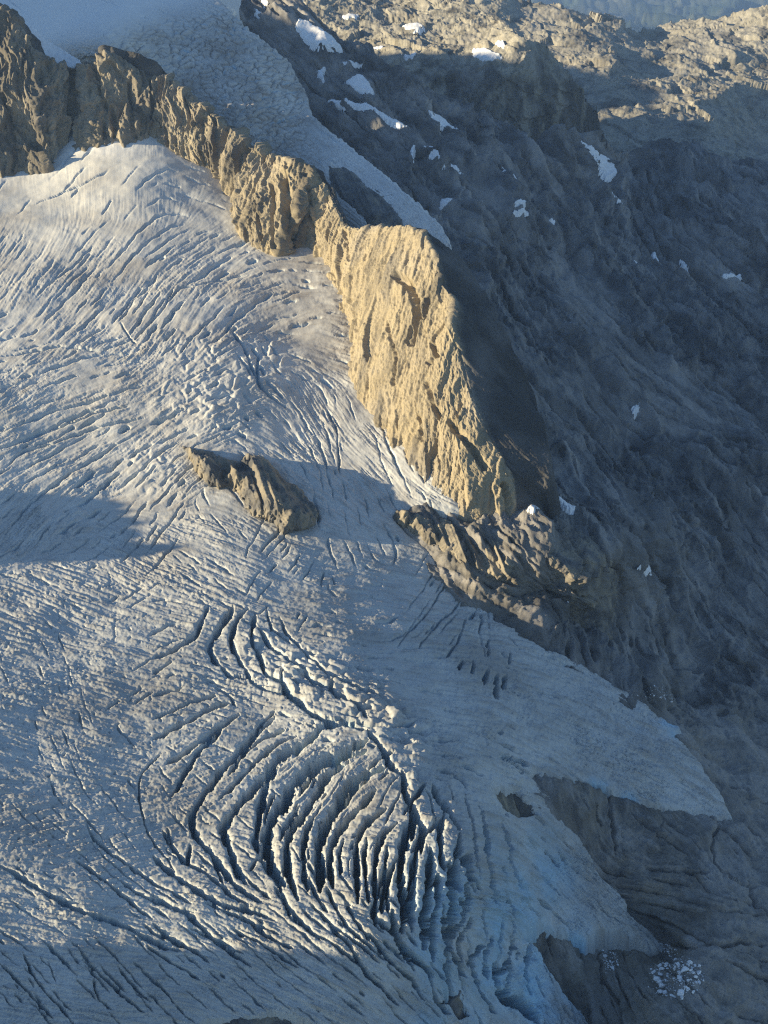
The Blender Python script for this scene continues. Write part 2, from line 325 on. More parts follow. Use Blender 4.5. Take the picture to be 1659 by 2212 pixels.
CREV = [  # frame, width, depth, points
(B_,28,22,[(700,770),(590,860),(480,985),(400,1070),(300,1190),(235,1290),(220,1370),(245,1430),(300,1500),(370,1600),(450,1700),(520,1770),(620,1830)]),
(B_,34,26,[(1000,800),(830,950),(740,990),(640,1100),(540,1220),(450,1330),(395,1400),(410,1460),(450,1530),(470,1620),(530,1720)]),
(B_,44,30,[(1230,900),(1000,1000),(860,1090),(780,1160),(760,1250),(690,1330),(660,1430),(640,1520),(700,1640),(760,1740)]),
(B_,30,26,[(720,1060),(660,1120),(620,1250),(600,1380),(590,1480),(600,1540)]),
(B_,34,28,[(1120,1020),(1000,1080),(950,1180),(900,1260),(850,1330),(780,1430),(770,1530),(770,1640),(790,1730),(830,1830)]),
(B_,45,30,[(1330,1050),(1180,1110),(1100,1180),(1040,1280),(980,1400),(950,1500),(950,1600),(960,1700),(960,1780)]),
(B_,25,25,[(920,1330),(880,1430),(860,1560),(865,1680),(890,1780)]),
(B_,30,26,[(1280,1190),(1200,1280),(1120,1340),(1050,1440),(1020,1560),(1010,1660),(1030,1760)]),
(B_,26,28,[(1340,1290),(1250,1350),(1190,1430),(1165,1520),(1165,1640),(1170,1760),(1180,1850)]),
(B_,24,26,[(1400,1370),(1330,1440),(1290,1520),(1270,1640),(1270,1760),(1275,1830)]),
(B_,36,36,[(1480,1250),(1500,1330),(1450,1430),(1430,1530),(1420,1650),(1430,1780),(1440,1900),(1430,2010)]),
(B_,22,28,[(1600,1560),(1590,1700),(1580,1850),(1570,2000),(1560,2100)]),
(B_,24,22,[(1440,1130),(1440,1220),(1500,1290),(1500,1390),(1480,1480)]),
(B_,26,22,[(1240,850),(1330,960),(1350,1040),(1420,1100)]),
(B_,20,16,[(450,680),(330,720),(240,770),(140,820),(0,890)]),
(B_,22,18,[(490,755),(380,830),(280,910),(200,960),(70,1030)]),
(B_,14,10,[(370,640),(200,690),(80,740),(0,780)]),
(B_,22,18,[(390,860),(300,930),(230,1000),(180,1080),(140,1160),(100,1215)]),
(B_,20,16,[(320,130),(285,210),(250,290),(170,350),(90,400),(0,430)]),
(B_,26,20,[(460,140),(410,230),(350,290),(320,370),(340,430),(380,470)]),
(B_,22,20,[(540,150),(470,220),(445,310),(460,370),(490,430),(520,480)]),
(B_,20,18,[(580,180),(565,280),(570,360),(620,420),(630,510)]),
(B_,16,14,[(600,260),(640,330),(700,380),(780,440),(870,500)]),
(B_,10,9,[(650,160),(670,260),(730,300),(800,350)]),
(B_,11,9,[(730,200),(760,280),(840,370),(930,450),(1000,520)]),
(B_,24,18,[(630,510),(700,540),(740,560),(780,640),(830,690),(880,740),(1000,790),(1200,810)]),
(B_,20,15,[(740,500),(735,560)]),(B_,20,15,[(1030,560),(1020,620),(1180,700),(1230,770)]),
(B_,13,9,[(100,450),(0,520)]),(B_,12,9,[(170,600),(0,640)]),(B_,14,10,[(360,590),(450,650),(470,700)]),(B_,16,12,[(380,470),(440,530),(600,540)]),
(B_,16,12,[(520,480),(560,560),(630,600),(780,640)]),(B_,16,12,[(870,500),(900,560),(1040,600)]),(B_,14,10,[(1000,520),(1080,560),(1180,600),(1300,640)]),
(B_,18,14,[(880,740),(860,680),(780,640)]),(B_,16,12,[(1000,790),(1090,770),(1160,790),(1350,830),(1500,800)]),
(B_,18,14,[(75,1390),(110,1480),(160,1560),(220,1610),(330,1680),(450,1790),(560,1850)]),
(B_,26,18,[(0,1550),(100,1650),(200,1730),(300,1800),(420,1850),(560,1880),(700,1930)]),
(B_,16,14,[(215,1480),(205,1530),(200,1600)]),(B_,12,10,[(330,1490),(350,1590),(380,1680),(400,1720)]),(B_,14,12,[(560,1650),(590,1590),(620,1540)]),
(B_,20,18,[(600,1560),(660,1650),(720,1720),(760,1830),(780,1920)]),
(B_,22,14,[(0,1780),(100,1840),(220,1920),(330,2020),(450,2120),(560,2200)]),
(B_,22,14,[(0,1950),(100,2030),(210,2090),(320,2170)]),(B_,16,12,[(300,1830),(450,1900),(600,1960),(720,2010)]),
(B_,14,10,[(450,1980),(600,2060),(720,2130),(830,2211)]),(B_,14,11,[(760,1900),(900,2000),(1050,2100),(1180,2200)]),
(B_,14,11,[(900,1850),(1000,1950),(1150,2060),(1290,2190)]),(B_,14,10,[(1050,1950),(1200,2060),(1330,2170)]),
(D_,24,9,[(0,1310),(130,1380),(230,1440),(350,1510),(480,1570),(620,1600),(740,1650),(830,1700),(960,1760),(1070,1790)]),
(D_,15,9,[(490,1050),(540,1130),(640,1220),(760,1300),(880,1380),(1000,1450),(1100,1520)]),
(D_,16,10,[(430,1270),(560,1350),(680,1440),(800,1540),(880,1590)]),
(D_,8,7,[(930,650),(850,720),(800,790),(795,880),(830,1020),(870,1130),(950,1230),(1020,1330)]),
(D_,14,11,[(940,1080),(990,1180),(1040,1250),(1090,1290)]),(D_,16,11,[(690,1380),(800,1450),(900,1490),(1000,1540),(1130,1560)]),
(D_,14,10,[(0,1870),(100,1960),(200,2060),(300,2180)]),(D_,12,9,[(130,1800),(170,1900),(230,1980),(330,2090),(420,2200)]),(D_,8,6,[(280,1850),(320,1960)]),
(D_,16,11,[(480,1830),(580,1920),(700,2040),(830,2140)]),(D_,12,9,[(680,1870),(760,1970),(860,2080)]),(D_,13,9,[(850,1750),(1000,1850),(1150,1950)]),
(D_,10,8,[(900,1950),(970,2040),(1010,2090)]),(D_,12,9,[(540,1950),(560,2070),(640,2120)]),(D_,14,10,[(1100,1650),(1250,1720),(1400,1800)]),
(C_,24,30,[(890,1200),(880,1350),(860,1480),(850,1650),(840,1780)]),(C_,20,28,[(930,1350),(920,1500),(900,1700),(900,1850)]),
(C_,16,22,[(990,1380),(1000,1520),(990,1600),(1000,1700)]),(C_,16,18,[(1050,1120),(1060,1250),(1120,1350),(1180,1440)]),
(C_,22,22,[(780,980),(850,1080),(830,1150),(780,1230)]),(C_,18,18,[(900,830),(940,920),(1000,980),(1050,1100)]),(C_,18,18,[(730,760),(740,880),(830,1060)]),
(C_,16,20,[(1080,1600),(1030,1700),(990,1770),(1050,1860),(1090,1940)]),(C_,16,18,[(1190,1750),(1130,1850),(1150,1950)]),
(C_,20,22,[(1270,1850),(1270,2000),(1310,2100)]),(C_,34,30,[(1330,1990),(1310,2090),(1400,2080),(1500,2200)]),(C_,14,16,[(1380,1720),(1320,1870),(1280,1930)]),
(C_,14,12,[(520,1700),(650,1850),(780,1960),(850,2080)]),(C_,14,12,[(300,1650),(400,1750),(500,1900),(600,2000),(700,2110)]),(C_,16,14,[(560,1600),(700,1720),(800,1840),(880,1900),(900,2000)]),
(B_,16,13,[(760,830),(620,900),(500,1000),(430,1100)]),(B_,18,15,[(820,870),(700,940),(570,1040),(470,1150),(380,1240)]),(B_,18,14,[(960,830),(1100,800),(1230,850)]),(B_,20,17,[(1230,960),(1100,990),(980,1040),(900,1110),(840,1200)]),
(B_,16,15,[(700,1210),(650,1300),(640,1380)]),(B_,18,17,[(840,1270),(760,1390),(730,1480)]),(B_,20,20,[(1250,1120),(1160,1180),(1070,1290),(1000,1390),(985,1500)]),(B_,16,18,[(1090,1470),(1070,1580),(1080,1680)]),(B_,18,20,[(1230,1470),(1210,1580),(1220,1720),(1240,1850)]),
(B_,18,20,[(1350,1520),(1330,1650),(1340,1780),(1350,1900)]),(B_,16,20,[(1500,1500),(1510,1600),(1500,1750),(1490,1900)]),(B_,18,14,[(900,1700),(930,1800),(1000,1900)]),(B_,16,14,[(1000,1760),(1050,1880),(1120,2000)]),(B_,16,14,[(1100,1850),(1160,1950),(1240,2060)]),
(B_,18,13,[(700,1750),(760,1850),(860,1960),(960,2060)]),(B_,18,12,[(500,1900),(650,2020),(800,2100)]),(B_,18,18,[(1350,1900),(1400,2020),(1420,2120)]),(B_,14,12,[(560,880),(600,820),(700,730)]),(B_,18,16,[(620,1540),(680,1600),(700,1680)]),(B_,14,12,[(420,1560),(500,1650),(590,1740),(680,1810)]),
(B_,16,16,[(1380,960),(1300,1010),(1240,1060)]),(B_,18,18,[(1560,1150),(1500,1230),(1440,1330)]),(B_,18,20,[(1640,1350),(1560,1450),(1540,1560)]),
(C_,20,22,[(790,1240),(775,1400),(765,1550),(775,1680)]),(C_,20,22,[(955,1020),(935,1130),(950,1250),(970,1330)]),(C_,20,22,[(1040,1180),(1030,1320),(1040,1450)]),(C_,20,24,[(1000,1280),(1005,1420),(1020,1560),(1010,1680),(990,1800)]),(C_,20,22,[(1090,1400),(1100,1540),(1060,1650)]),(C_,20,18,[(660,1560),(690,1680),(730,1800),(790,1900)]),(C_,20,20,[(1110,1230),(1112,1400)]),(C_,14,18,[(1050,1480),(1080,1560)]),(C_,16,22,[(960,1570),(975,1700),(985,1850),(1000,2000)]),(C_,14,20,[(1130,1600),(1060,1750),(1070,1850)]),(C_,14,18,[(1240,1700),(1200,1850),(1220,1950)]),
(C_,18,22,[(620,1330),(590,1440),(560,1540),(570,1640)]),(C_,18,22,[(690,1260),(650,1370),(610,1480),(600,1580)]),(C_,14,16,[(1000,1900),(1010,2020),(960,2100)]),(C_,14,16,[(1150,1950),(1180,2060),(1250,2150)]),(C_,14,14,[(900,2000),(930,2080),(1000,2150)]),
(C_,14,10,[(1075,110),(1050,160)]),(C_,14,11,[(1140,110),(1130,190)]),(C_,14,12,[(1220,170),(1200,250)]),(C_,14,12,[(1275,190),(1260,290),(1280,340)]),(C_,14,11,[(1330,200),(1310,280)]),
(C_,14,9,[(1290,650),(1370,680),(1450,720)]),(C_,8,6,[(1220,0),(1225,90)]),(C_,8,5,[(1350,60),(1345,130)]),
(T_,10,7,[(340,390),(290,450),(220,520),(150,600)]),(T_,8,6,[(270,330),(220,400),(180,470),(60,590)]),(T_,10,7,[(350,480),(330,570),(270,650)]),(T_,8,6,[(460,560),(450,640)]),(T_,9,7,[(420,480),(415,540)]),(T_,12,9,[(490,1080),(560,1110),(640,1150)]),
(U_,9,6,[(640,170),(570,230),(545,290),(515,325)]),(U_,9,6,[(750,180),(700,280),(640,340),(580,410)]),(U_,8,5,[(1080,130),(900,160),(770,180),(720,260)]),
(U_,16,7,[(1180,200),(1110,250),(1060,290),(1000,330),(960,390)]),(U_,14,8,[(1000,370),(1050,440),(1080,520),(1120,600),(1180,660),(1240,700)]),(U_,12,8,[(1120,470),(1110,540),(1120,620)]),
(U_,9,6,[(900,330),(830,400),(780,470)]),(U_,9,6,[(0,800),(200,720),(420,660),(640,600)]),(U_,9,6,[(0,870),(200,800),(400,720),(560,690)]),(U_,11,7,[(20,960),(100,880),(250,840),(450,770),(620,740)]),
(U_,9,6,[(0,480),(250,440),(440,450),(580,400)]),(U_,5,4,[(400,0),(300,100),(160,220)]),(U_,5,4,[(380,80),(290,180),(240,230)]),(U_,8,6,[(1410,700),(1450,780),(1465,900),(1470,980)]),
(U_,6,4,[(520,330),(550,390),(590,420)]),(U_,7,5,[(1300,200),(1180,240)]),(U_,5,3,[(160,870),(330,780)]),(lambda p:(p[0]/2,p[1]/2),5,3,[(150,880),(330,810),(470,730)]),
]
# crevasse families: x, y, image angle, density, width, depth, length
CFAM = np.array([(100,440,-50,.0,3,2,60),(250,420,-50,.0,3,2,60),(430,420,20,.25,4,2,60),(80,600,-50,.30,4,2,90),(250,560,-48,.55,5,3,110),(420,560,-32,.8,6,4,90),(560,610,-18,.7,6,4,80),(680,600,8,.7,5,4,40),
(120,700,-48,.35,5,3,60),(300,680,-58,.9,6,5,70),(420,690,-52,1,7,5,60),(520,680,-40,.6,6,4,60),(640,680,-5,.6,6,4,50),(730,720,5,.7,5,3.5,40),(60,765,-8,1,5,4,90),(250,770,-8,.9,5,4,90),(430,760,-30,.9,7,5,60),(560,780,60,1,8,6,70),
(680,780,20,.35,5,3,40),(80,840,-15,.15,4,3,60),(250,850,-20,.3,5,3,60),(420,850,-25,1,7,5,50),(560,860,40,.7,7,4,50),(700,880,70,.4,5,3,60),(60,930,-22,1,7,5,160),(250,920,-28,1,7,5,160),(420,930,-22,.9,7,5,80),(600,950,50,.5,5,3,50),(750,960,75,.4,5,3,90),
(80,1010,-30,1,8,6,160),(250,1020,-40,1,8,6,120),(350,1040,-48,1,6,4,90),(60,1120,-50,1,7,5,60),(200,1130,-35,.8,6,4,60),(330,1130,-55,.8,5,3.5,90),(470,1130,50,.4,4,3,60),(750,1080,80,.4,5,3,60),(880,1080,60,.4,5,3,60),
(100,1250,20,.1,3,2,40),(450,1200,35,.25,4,2.5,60),(600,1190,-50,.9,6,4.5,60),(660,1220,-62,.9,6,4.5,60),(720,1200,70,.5,5,3,50),(780,1280,10,.12,4,2,40),(900,1280,-55,.5,5,3.5,70),(1000,1330,-50,.9,6,5,60),(1050,1340,70,.7,5,4,40),
(100,1450,70,.12,4,2.5,40),(300,1450,-30,.12,4,2.5,50),(500,1450,20,.2,4,3,50),(950,1450,12,.15,4,2,60),(1150,1450,25,.1,4,2.5,50),(1250,1550,28,.15,4,2.5,50),(1400,1650,30,.08,4,2,50),
(100,1620,70,.1,4,2.5,40),(250,1750,50,.15,4,3,60),(100,1850,40,.12,4,2.5,60),(1000,1560,15,.3,6,4,50),(900,1600,10,.4,7,5,50),(1100,1620,25,.2,5,3,40),(800,1750,-60,.4,6,6,60),(1000,1780,80,.25,6,9,90),(1070,1850,85,.4,7,10,110),(1150,1850,50,.3,6,4,60),
(1000,2000,85,.5,7,11,120),(1100,2050,100,.6,7,11,100),(1180,1950,40,.4,7,5,60),(800,2050,40,.8,7,5,110),(700,2130,38,.5,6,4,120),(900,2130,48,.8,7,6,110),(300,2100,48,.6,6,4.5,110),(120,2100,50,.7,6,4.5,100),(100,1980,30,.2,4,2.5,70),(500,2150,42,.6,6,4,110),
(330,1950,35,.3,5,3.5,90),(1200,2150,70,.5,6,5,70),(1300,1900,35,.35,6,4,50),(1250,1780,40,.25,5,3,50)], float)
# surface streaks: x, y, image angle
STR = np.array([(100,420,82),(300,400,86),(60,540,-55),(250,560,-50),(450,560,-35),(650,600,0),(150,700,-50),(400,700,-60),(600,700,-25),(740,760,20),(200,850,-20),(450,850,-25),(700,880,60),(100,980,-28),(350,1000,-45),(600,1050,35),(800,1020,45),(60,1120,-45),
(300,1200,25),(100,1300,22),(500,1230,22),(700,1260,6),(900,1260,12),(850,1370,4),(1000,1380,8),(250,1420,10),(80,1480,8),(450,1450,12),(100,1620,14),(300,1650,8),(100,1780,-12),(250,1850,-14),(400,1650,-15),(60,1950,10),(300,2000,10),(300,2120,6),(500,2100,25),
(700,1500,10),(950,1480,12),(1150,1520,22),(1300,1580,28),(1450,1680,30),(1100,1650,22),(700,1700,-50),(600,1800,20),(850,1800,5),(1000,1900,10),(1200,1800,38),(1300,1930,45),(800,2150,30),(1000,2150,50),(1200,2080,60),(150,2180,12),(600,2200,25)], float)

def angle_field(ctrl, X, Y):
    a = np.radians(ctrl[:, 2]) * 2
    v = idw(ctrl[:, :2], np.stack([np.cos(a), np.sin(a)], -1), X, Y, 3.5)
    return 0.5 * np.arctan2(v[..., 1], v[..., 0])

def lic(noise, ang, L):
    R, C = noise.shape; acc = noise.copy()
    yy, xx = np.mgrid[0:R, 0:C].astype(np.float32)
    cs, sn = np.cos(ang).astype(np.float32), np.sin(ang).astype(np.float32)
    for sgn in (1, -1):
        x, y = xx.copy(), yy.copy(); px, py = cs * sgn, sn * sgn
        for k in range(L):
            ix = np.clip(np.round(x), 0, C - 1).astype(np.int32); iy = np.clip(np.round(y), 0, R - 1).astype(np.int32)
            c, s_ = cs[iy, ix], sn[iy, ix]; fl = np.where(c * px + s_ * py < 0, -1, 1)
            px, py = c * fl, s_ * fl; x += px; y += py
            ix = np.clip(np.round(x), 0, C - 1).astype(np.int32); iy = np.clip(np.round(y), 0, R - 1).astype(np.int32)
            acc += noise[iy, ix]
    acc -= acc.mean(); return acc / acc.std()

def densify(pts, step):
    pts = np.asarray(pts, float); seg = np.linalg.norm(np.diff(pts, axis=0), axis=1); s = np.r_[0, np.cumsum(seg)]
    n = max(2, int(s[-1] / step) + 1); u = np.linspace(0, s[-1], n)
    p = np.stack([np.interp(u, s, pts[:, 0]), np.interp(u, s, pts[:, 1])], -1)
    if n > 12:                                    # round the corners
        k = max(1, int(9 / step)); 
        for _ in range(2):
            q = np.pad(p, ((k, k), (0, 0)), mode='edge'); c = np.cumsum(np.r_[np.zeros((1, 2)), q], 0)
            p2 = (c[2 * k + 1:] - c[:-2 * k - 1]) / (2 * k + 1); p2[0], p2[-1] = p[0], p[-1]; p = p2
    return p

class Carver:
    def __init__(s, gx, gy):
        s.x0, s.y0, s.st = gx[0], gy[0], gx[1] - gx[0]; s.R, s.C = len(gy), len(gx)
        s.depth = np.zeros((s.R, s.C), np.float32); s.wide = np.zeros((s.R, s.C), np.float32); yy, xx = np.mgrid[0:s.R, 0:s.C].astype(np.float32); s.rag = perlin(xx * s.st / 11, yy * s.st / 11, xx * 0, 777) * .38 + perlin(xx * s.st / 4.5, yy * s.st / 4.5, xx * 0, 778) * .25; s.flo = .85 + .45 * perlin(xx * s.st / 17, yy * s.st / 17, xx * 0, 779)
    def line(s, pts, w, depth, wob=1.0, taper=0.25, soft=False):
        p = densify(pts, s.st); n = len(p)
        ph = random.random() * 100; i = np.arange(n) * s.st
        off = (np.sin(i / 23 + ph) + .6 * np.sin(i / 9.1 + 2 * ph) + .5 * np.sin(i / 4.3 + ph)) * wob
        tg = np.gradient(p, axis=0); tg /= np.linalg.norm(tg, axis=1, keepdims=True) + 1e-9
        p = p + np.stack([-tg[:, 1], tg[:, 0]], -1) * off[:, None]
        u = np.linspace(0, 1, n); tp = np.clip(np.minimum(u, 1 - u) / taper, 0.0, 1) ** .6
        tp *= .8 + .25 * np.sin(i / 17 + ph * 3) + .2 * np.sin(i / 6 + ph * 5)
        for (x, y), t in zip(p, tp):
            hw = max(w * .5 * (0.35 + .65 * t), .9 * s.st); r = int(hw * 2.2 / s.st) + 2
            cx, cy = (x - s.x0) / s.st, (y - s.y0) / s.st; ix, iy = int(round(cx)), int(round(cy))
            x0, x1, y0, y1 = max(ix - r, 0), min(ix + r + 1, s.C), max(iy - r, 0), min(iy + r + 1, s.R)
            if x0 >= x1 or y0 >= y1: continue
            d = np.hypot(np.arange(x0, x1)[None] - cx, np.arange(y0, y1)[:, None] - cy) * s.st / hw
            d = d + s.rag[y0:y1, x0:x1]; pr = np.clip(1.15 - d, 0, 1); pr = (pr * pr * (3 - 2 * pr)) if soft else np.minimum(pr * 3.2, 1)
            np.maximum(s.depth[y0:y1, x0:x1], pr * depth * max(t, .15) * s.flo[y0:y1, x0:x1], out=s.depth[y0:y1, x0:x1])
            wd = np.clip(1 - d / 2.2, 0, 1) ** 2
            np.maximum(s.wide[y0:y1, x0:x1], wd * depth * t, out=s.wide[y0:y1, x0:x1])

def family(carver, ctrl, gx, gy, inside, n_seeds, rs):
    """streamlines of the crevasse field, spaced apart"""
    st = 4.0; cx = np.arange(gx[0], gx[-1], st); cy = np.arange(gy[0], gy[-1], st)
    X, Y = np.meshgrid(cx, cy)
    ang = angle_field(ctrl, X, Y); prm = idw(ctrl[:, :2], ctrl[:, 3:7], X, Y, 3.5)
    occ = blur((bil(carver.depth, (cx - gx[0]) / carver.st, (cy - gy[0]) / carver.st) > 1).astype(float), 1) > .25
    ins = bil(inside.astype(np.float32), (cx - gx[0]) / carver.st, (cy - gy[0]) / carver.st) > .5
    pat = smooth01(perlin(X / 95, Y / 70, X * 0, 71) + .5 * perlin(X / 40, Y / 40, X * 0, 73), -.25, .35)
    R, C = X.shape; done = 0
    for _ in range(n_seeds):
        x, y = rs.random() * (C - 1), rs.random() * (R - 1); i, j = int(y), int(x)
        if not ins[i, j] or occ[i, j]: continue
        den, w, dep, L = prm[i, j]
        if rs.random() > den * pat[i, j] * (.9 if y * st + gy[0] < 1200 else .8): continue
        L *= .35 + 2.2 * rs.random() ** 3 + .5 * rs.random() ; path = []
        for sgn in (1, -1):
            px, py = math.cos(ang[i, j]) * sgn, math.sin(ang[i, j]) * sgn; ax, ay = x, y; half = []; l = 0
            while l < L / 2:
                ii, jj = int(ay), int(ax)
                if not (0 <= ii < R and 0 <= jj < C) or not ins[ii, jj] or occ[ii, jj]: break
                c, s_ = math.cos(ang[ii, jj]), math.sin(ang[ii, jj])
                if c * px + s_ * py < 0: c, s_ = -c, -s_
                px, py = c, s_; ax += px; ay += py; l += st; half.append((ax, ay))
            path = (half[::-1] + [(x, y)] + path) if sgn == 1 else (path + half)
        if len(path) < 4: continue
        for (ax, ay) in path[::1]:
            ii, jj = int(ay), int(ax); g = 1 + (rs.random() > den * .8) + (rs.random() < .5) + (w > 6.5)
            occ[max(0, ii - g):ii + g + 1, max(0, jj - g):jj + g + 1] = True
        k = .55 + .8 * rs.random() ** 1.5
        carver.line([(gx[0] + a * st, gy[0] + b * st) for a, b in path], w * k, dep * k * 1.25, wob=1.4)
        done += 1
    return done

ST = 1.7
gx = np.arange(-200, 1650, ST); gy = np.arange(245, 2290, ST)
X, Y, V = surf(gx, gy, glac_t)
N = normals(V)
rag = perlin(X / 22, Y / 22, X * 0, 3) * 3 + perlin(X / 6, Y / 6, X * 0, 4) * 1.5
sd = grid_sdf(gx, gy, GLACIER)
for h in HOLES: sd = np.minimum(sd, -grid_sdf(gx, gy, h))
sd = sd + np.where(X < 1000 + 0 * Y, 0, rag)
car = Carver(gx, gy)
for f, w, dep, pts in CREV:
    s = 0.5 if f in (T_, U_) or f.__code__.co_consts[-1] == 2 and False else .3752
    if f is C_: w *= 1.3; dep *= 2.3 if w >= 20 else 1.5
    if f is B_ and max(p[0] for p in pts) > 1020 and w > 17: dep *= 1.5
    if f in (A_, B_, C_, D_): w = w * .3752 * 1.3; dep = dep * 1.15
    else: w = w * .5
    car.line([f(p) for p in pts], w, dep, wob=1.1, taper=.12)
nfam = family(car, CFAM, gx, gy, sd > 6, 26000, random.Random(5))
print("crevasses", nfam)
sang = angle_field(STR, X, Y)
white = rng.standard_normal(X.shape).astype(np.float32)
l1 = lic(white, sang, 7)
w2 = blur(rng.standard_normal(X.shape), 1); w2 /= w2.std()
l2 = lic(w2.astype(np.float32), sang, 10)
q_ = blur(rng.standard_normal(X.shape), 4); l3 = lic((q_ / q_.std()).astype(np.float32), sang, 40); lowr = smooth01(X + .3 * (Y - 1300), 780, 1000) * smooth01(Y, 1120, 1250)
pock = perlin(X / 9, Y / 9, X * 0, 21); mes = fbm(V, 45, 3, 31); big = fbm(V, 160, 2, 37)
pit = np.clip(perlin(X / 11, Y / 8, X * 0, 41) - .45, 0, 1) * smooth01(1280 - np.abs(Y - 1550) * 2.2 - X * 1.1, 0, 500)   # sun-cupped holes lower left
def region(pts, rad):
    m = np.zeros(X.shape)
    for x, y, r_ in pts: m = np.maximum(m, np.clip(1.3 - np.hypot(X - x, Y - y) / r_, 0, 1))
    return np.minimum(m * rad, 1)
ser = region([(640,1450,60),(720,1480,60),(790,1520,55),(850,1550,50),(900,1590,45),(560,1400,45),(880,1680,40)], .75)       # seracs above the arcs
ser2 = region([(430,790,80),(520,830,70),(570,780,60),(390,860,60),(450,880,50),(330,1010,60),(150,1120,70),(1150,2080,60)], 1.0) * np.clip(.75 + .8 * perlin(X / 40, Y / 40, X * 0, 313), 0, 1)
wxn, wyn = perlin(X / 30, Y / 30, X * 0, 301) * 10, perlin(X / 30, Y / 30, X * 0, 303) * 10
c1, c2, cid = cells((X + wxn) / 46, (Y + wyn - X * .3) / 17, 305)
sq = facets((X + wxn) / 52 + (Y + wyn) / 90, (Y + wyn - X * .3) / 21, 305, ((1, 1),), .9)
serh = np.clip((c2 - c1) / .22, 0, 1) ** .7 * (4 + 4 * cid) - 4 + sq * 7
ca_ = angle_field(CFAM[:, :3], X, Y); wx2, wy2 = perlin(X / 18, Y / 18, X * 0, 315) * 9, perlin(X / 18, Y / 18, X * 0, 317) * 9
ck, sk = math.cos(-.5), math.sin(-.5); rx_, ry_ = (X + wxn + wx2) * ck + (Y + wyn + wy2) * sk, -(X + wxn + wx2) * sk + (Y + wyn + wy2) * ck
d1, d2, did = cells(rx_ / 36, ry_ / 13, 309)
serh2 = np.clip((d2 - d1) / .25, 0, 1) ** .7 * (1.5 + 3.5 * did) - 2
rough = .22 + .78 * smooth01(Y, 420, 620)
patch = np.clip(.75 + 1.1 * perlin(X / 120, Y / 80, X * 0, 331) + .5 * perlin(X / 45, Y / 30, X * 0, 333), .3 + .45 * smooth01(Y, 1100, 1250), 1.5 + .3 * smooth01(Y, 1100, 1250))
l2k = .26 + .2 * smooth01(Y, 1150, 1350)
disp = (l1 * .30 + l2 * l2k + pock * .22) * rough * patch * (1 + .8 * smooth01(X, 850, 1050) * smooth01(Y, 1150, 1300)) + mes * 2.2 + big * 6.0 + l3 * (.3 * smooth01(Y, 470, 700) + .75 * lowr) - pit * 5
serh = blur(serh, 1); serh2 = blur(serh2, 1)
disp = disp + ser * serh + ser2 * serh2 - car.depth - .2 * car.wide
edge = np.clip(sd, 0, 16) / 16
drop = 6 * (1 - np.sqrt(np.clip(1 - (1 - edge) ** 2, 0, 1))) + np.clip(-sd, 0, 20) * 3.0
drop *= smooth01(X + Y * .2, 1050, 1150) + (sd < 0)
W = V + N * disp[..., None]; W[..., 2] -= drop
dirt_dark = np.clip(fbm(V, 120, 5, 51) * 1.5 + .02, 0, 1) * .62 + .4 * np.clip(1 - np.abs(grid_sdf(gx, gy, GLACIER) - 30) / 30, 0, 1) * (X > 600) * (X < 900) * (Y < 1100) * np.clip(.5 + fbm(V, 30, 3, 57), 0, 1) + np.clip(l2 * .2 + l1 * .1 + .06 + np.clip(l3, 0, 3) * .3 * lowr, 0, .8) * (rough - .3)
dirt_dark += .75 * np.clip(1 - np.hypot((X - 512) / 30, (Y - 425) / 60), 0, 1) + .35 * np.clip(1 - np.hypot((X - 600) / 130, (Y - 690) / 60), 0, 1)
dirt_dark += .25 * np.exp(-((Y - 1365 - (X - 660) * .06) / 14) ** 2) * smooth01(X, 560, 700) * (1 - smooth01(X, 850, 1000))
bare = smooth01(Y + .25 * X, 1000, 1500)                     # bare ice below the snow line is greyer than the snow above
dirt_dark += bare * (.2 + .25 * np.clip(l1 * .5 - .1, 0, 1.2))
blue = np.maximum(np.clip(car.depth / 9, 0, 1) * .75, .10 * bare)
blue = np.maximum(blue, np.clip(1 - np.clip(sd, 0, 60) / 26, 0, 1) * np.clip(region([(1440,1555,60),(1400,1520,40),(1290,1700,60),(1360,1725,40),(1170,1990,50),(1250,2015,40)], .9), 0, .9) * np.clip(.5 + 1.2 * fbm(V, 25, 2, 53), 0, 1))
blue = np.maximum(blue, .8 * smooth01(X - 760, 0, 250) * smooth01(Y, 1650, 2000) * smooth01(1330 - X, 0, 120) * np.clip(.6 + .9 * mes, .15, 1))
NUN = [(392,964),(410,964),(425,974),(450,976),(480,986),(515,998),(525,987),(545,986),(570,989),(590,1003),(610,1024),(620,1036),(645,1048),(655,1061),(665,1076),(685,1097),(688,1115),(680,1135),(650,1147),(625,1152),(608,1157),(597,1135),(580,1128),(555,1117),(530,1097),(522,1078),(510,1063),(495,1055),(470,1057),(450,1050),(435,1035),(422,1018),(412,1000),(405,985)]
sdn = grid_sdf(gx, gy, NUN); dn = np.clip(.4 + 1.1 * fbm(V, 18, 4, 58), 0, 1)
dirt_dark += .8 * np.clip(1 + sdn / 16, 0, 1) * dn + .5 * np.clip(1 - np.abs(Y - 1135 - (X - 680) * .42) / 16, 0, 1) * smooth01(X, 660, 690) * (1 - smooth01(X, 800, 880)) * dn
clean = .8 * np.clip(1 - np.hypot((X - 230) / 150, (Y - 305) / 45), 0, 1) + .5 * np.exp(-((Y - 375 + X * .3) / 25) ** 2) * (X < 120)
GLX, GLY, GLV = gx, gy, W
glacier = grid_mesh("glacier", W, sd > -6, ICE, (np.clip(dirt_dark, 0, .9), np.clip(blue, 0, 1), np.clip(clean, 0, 1)))
tag(glacier, "broad grey-white glacier cut by curved crevasses, filling the slope below the rock ridge", "glacier")

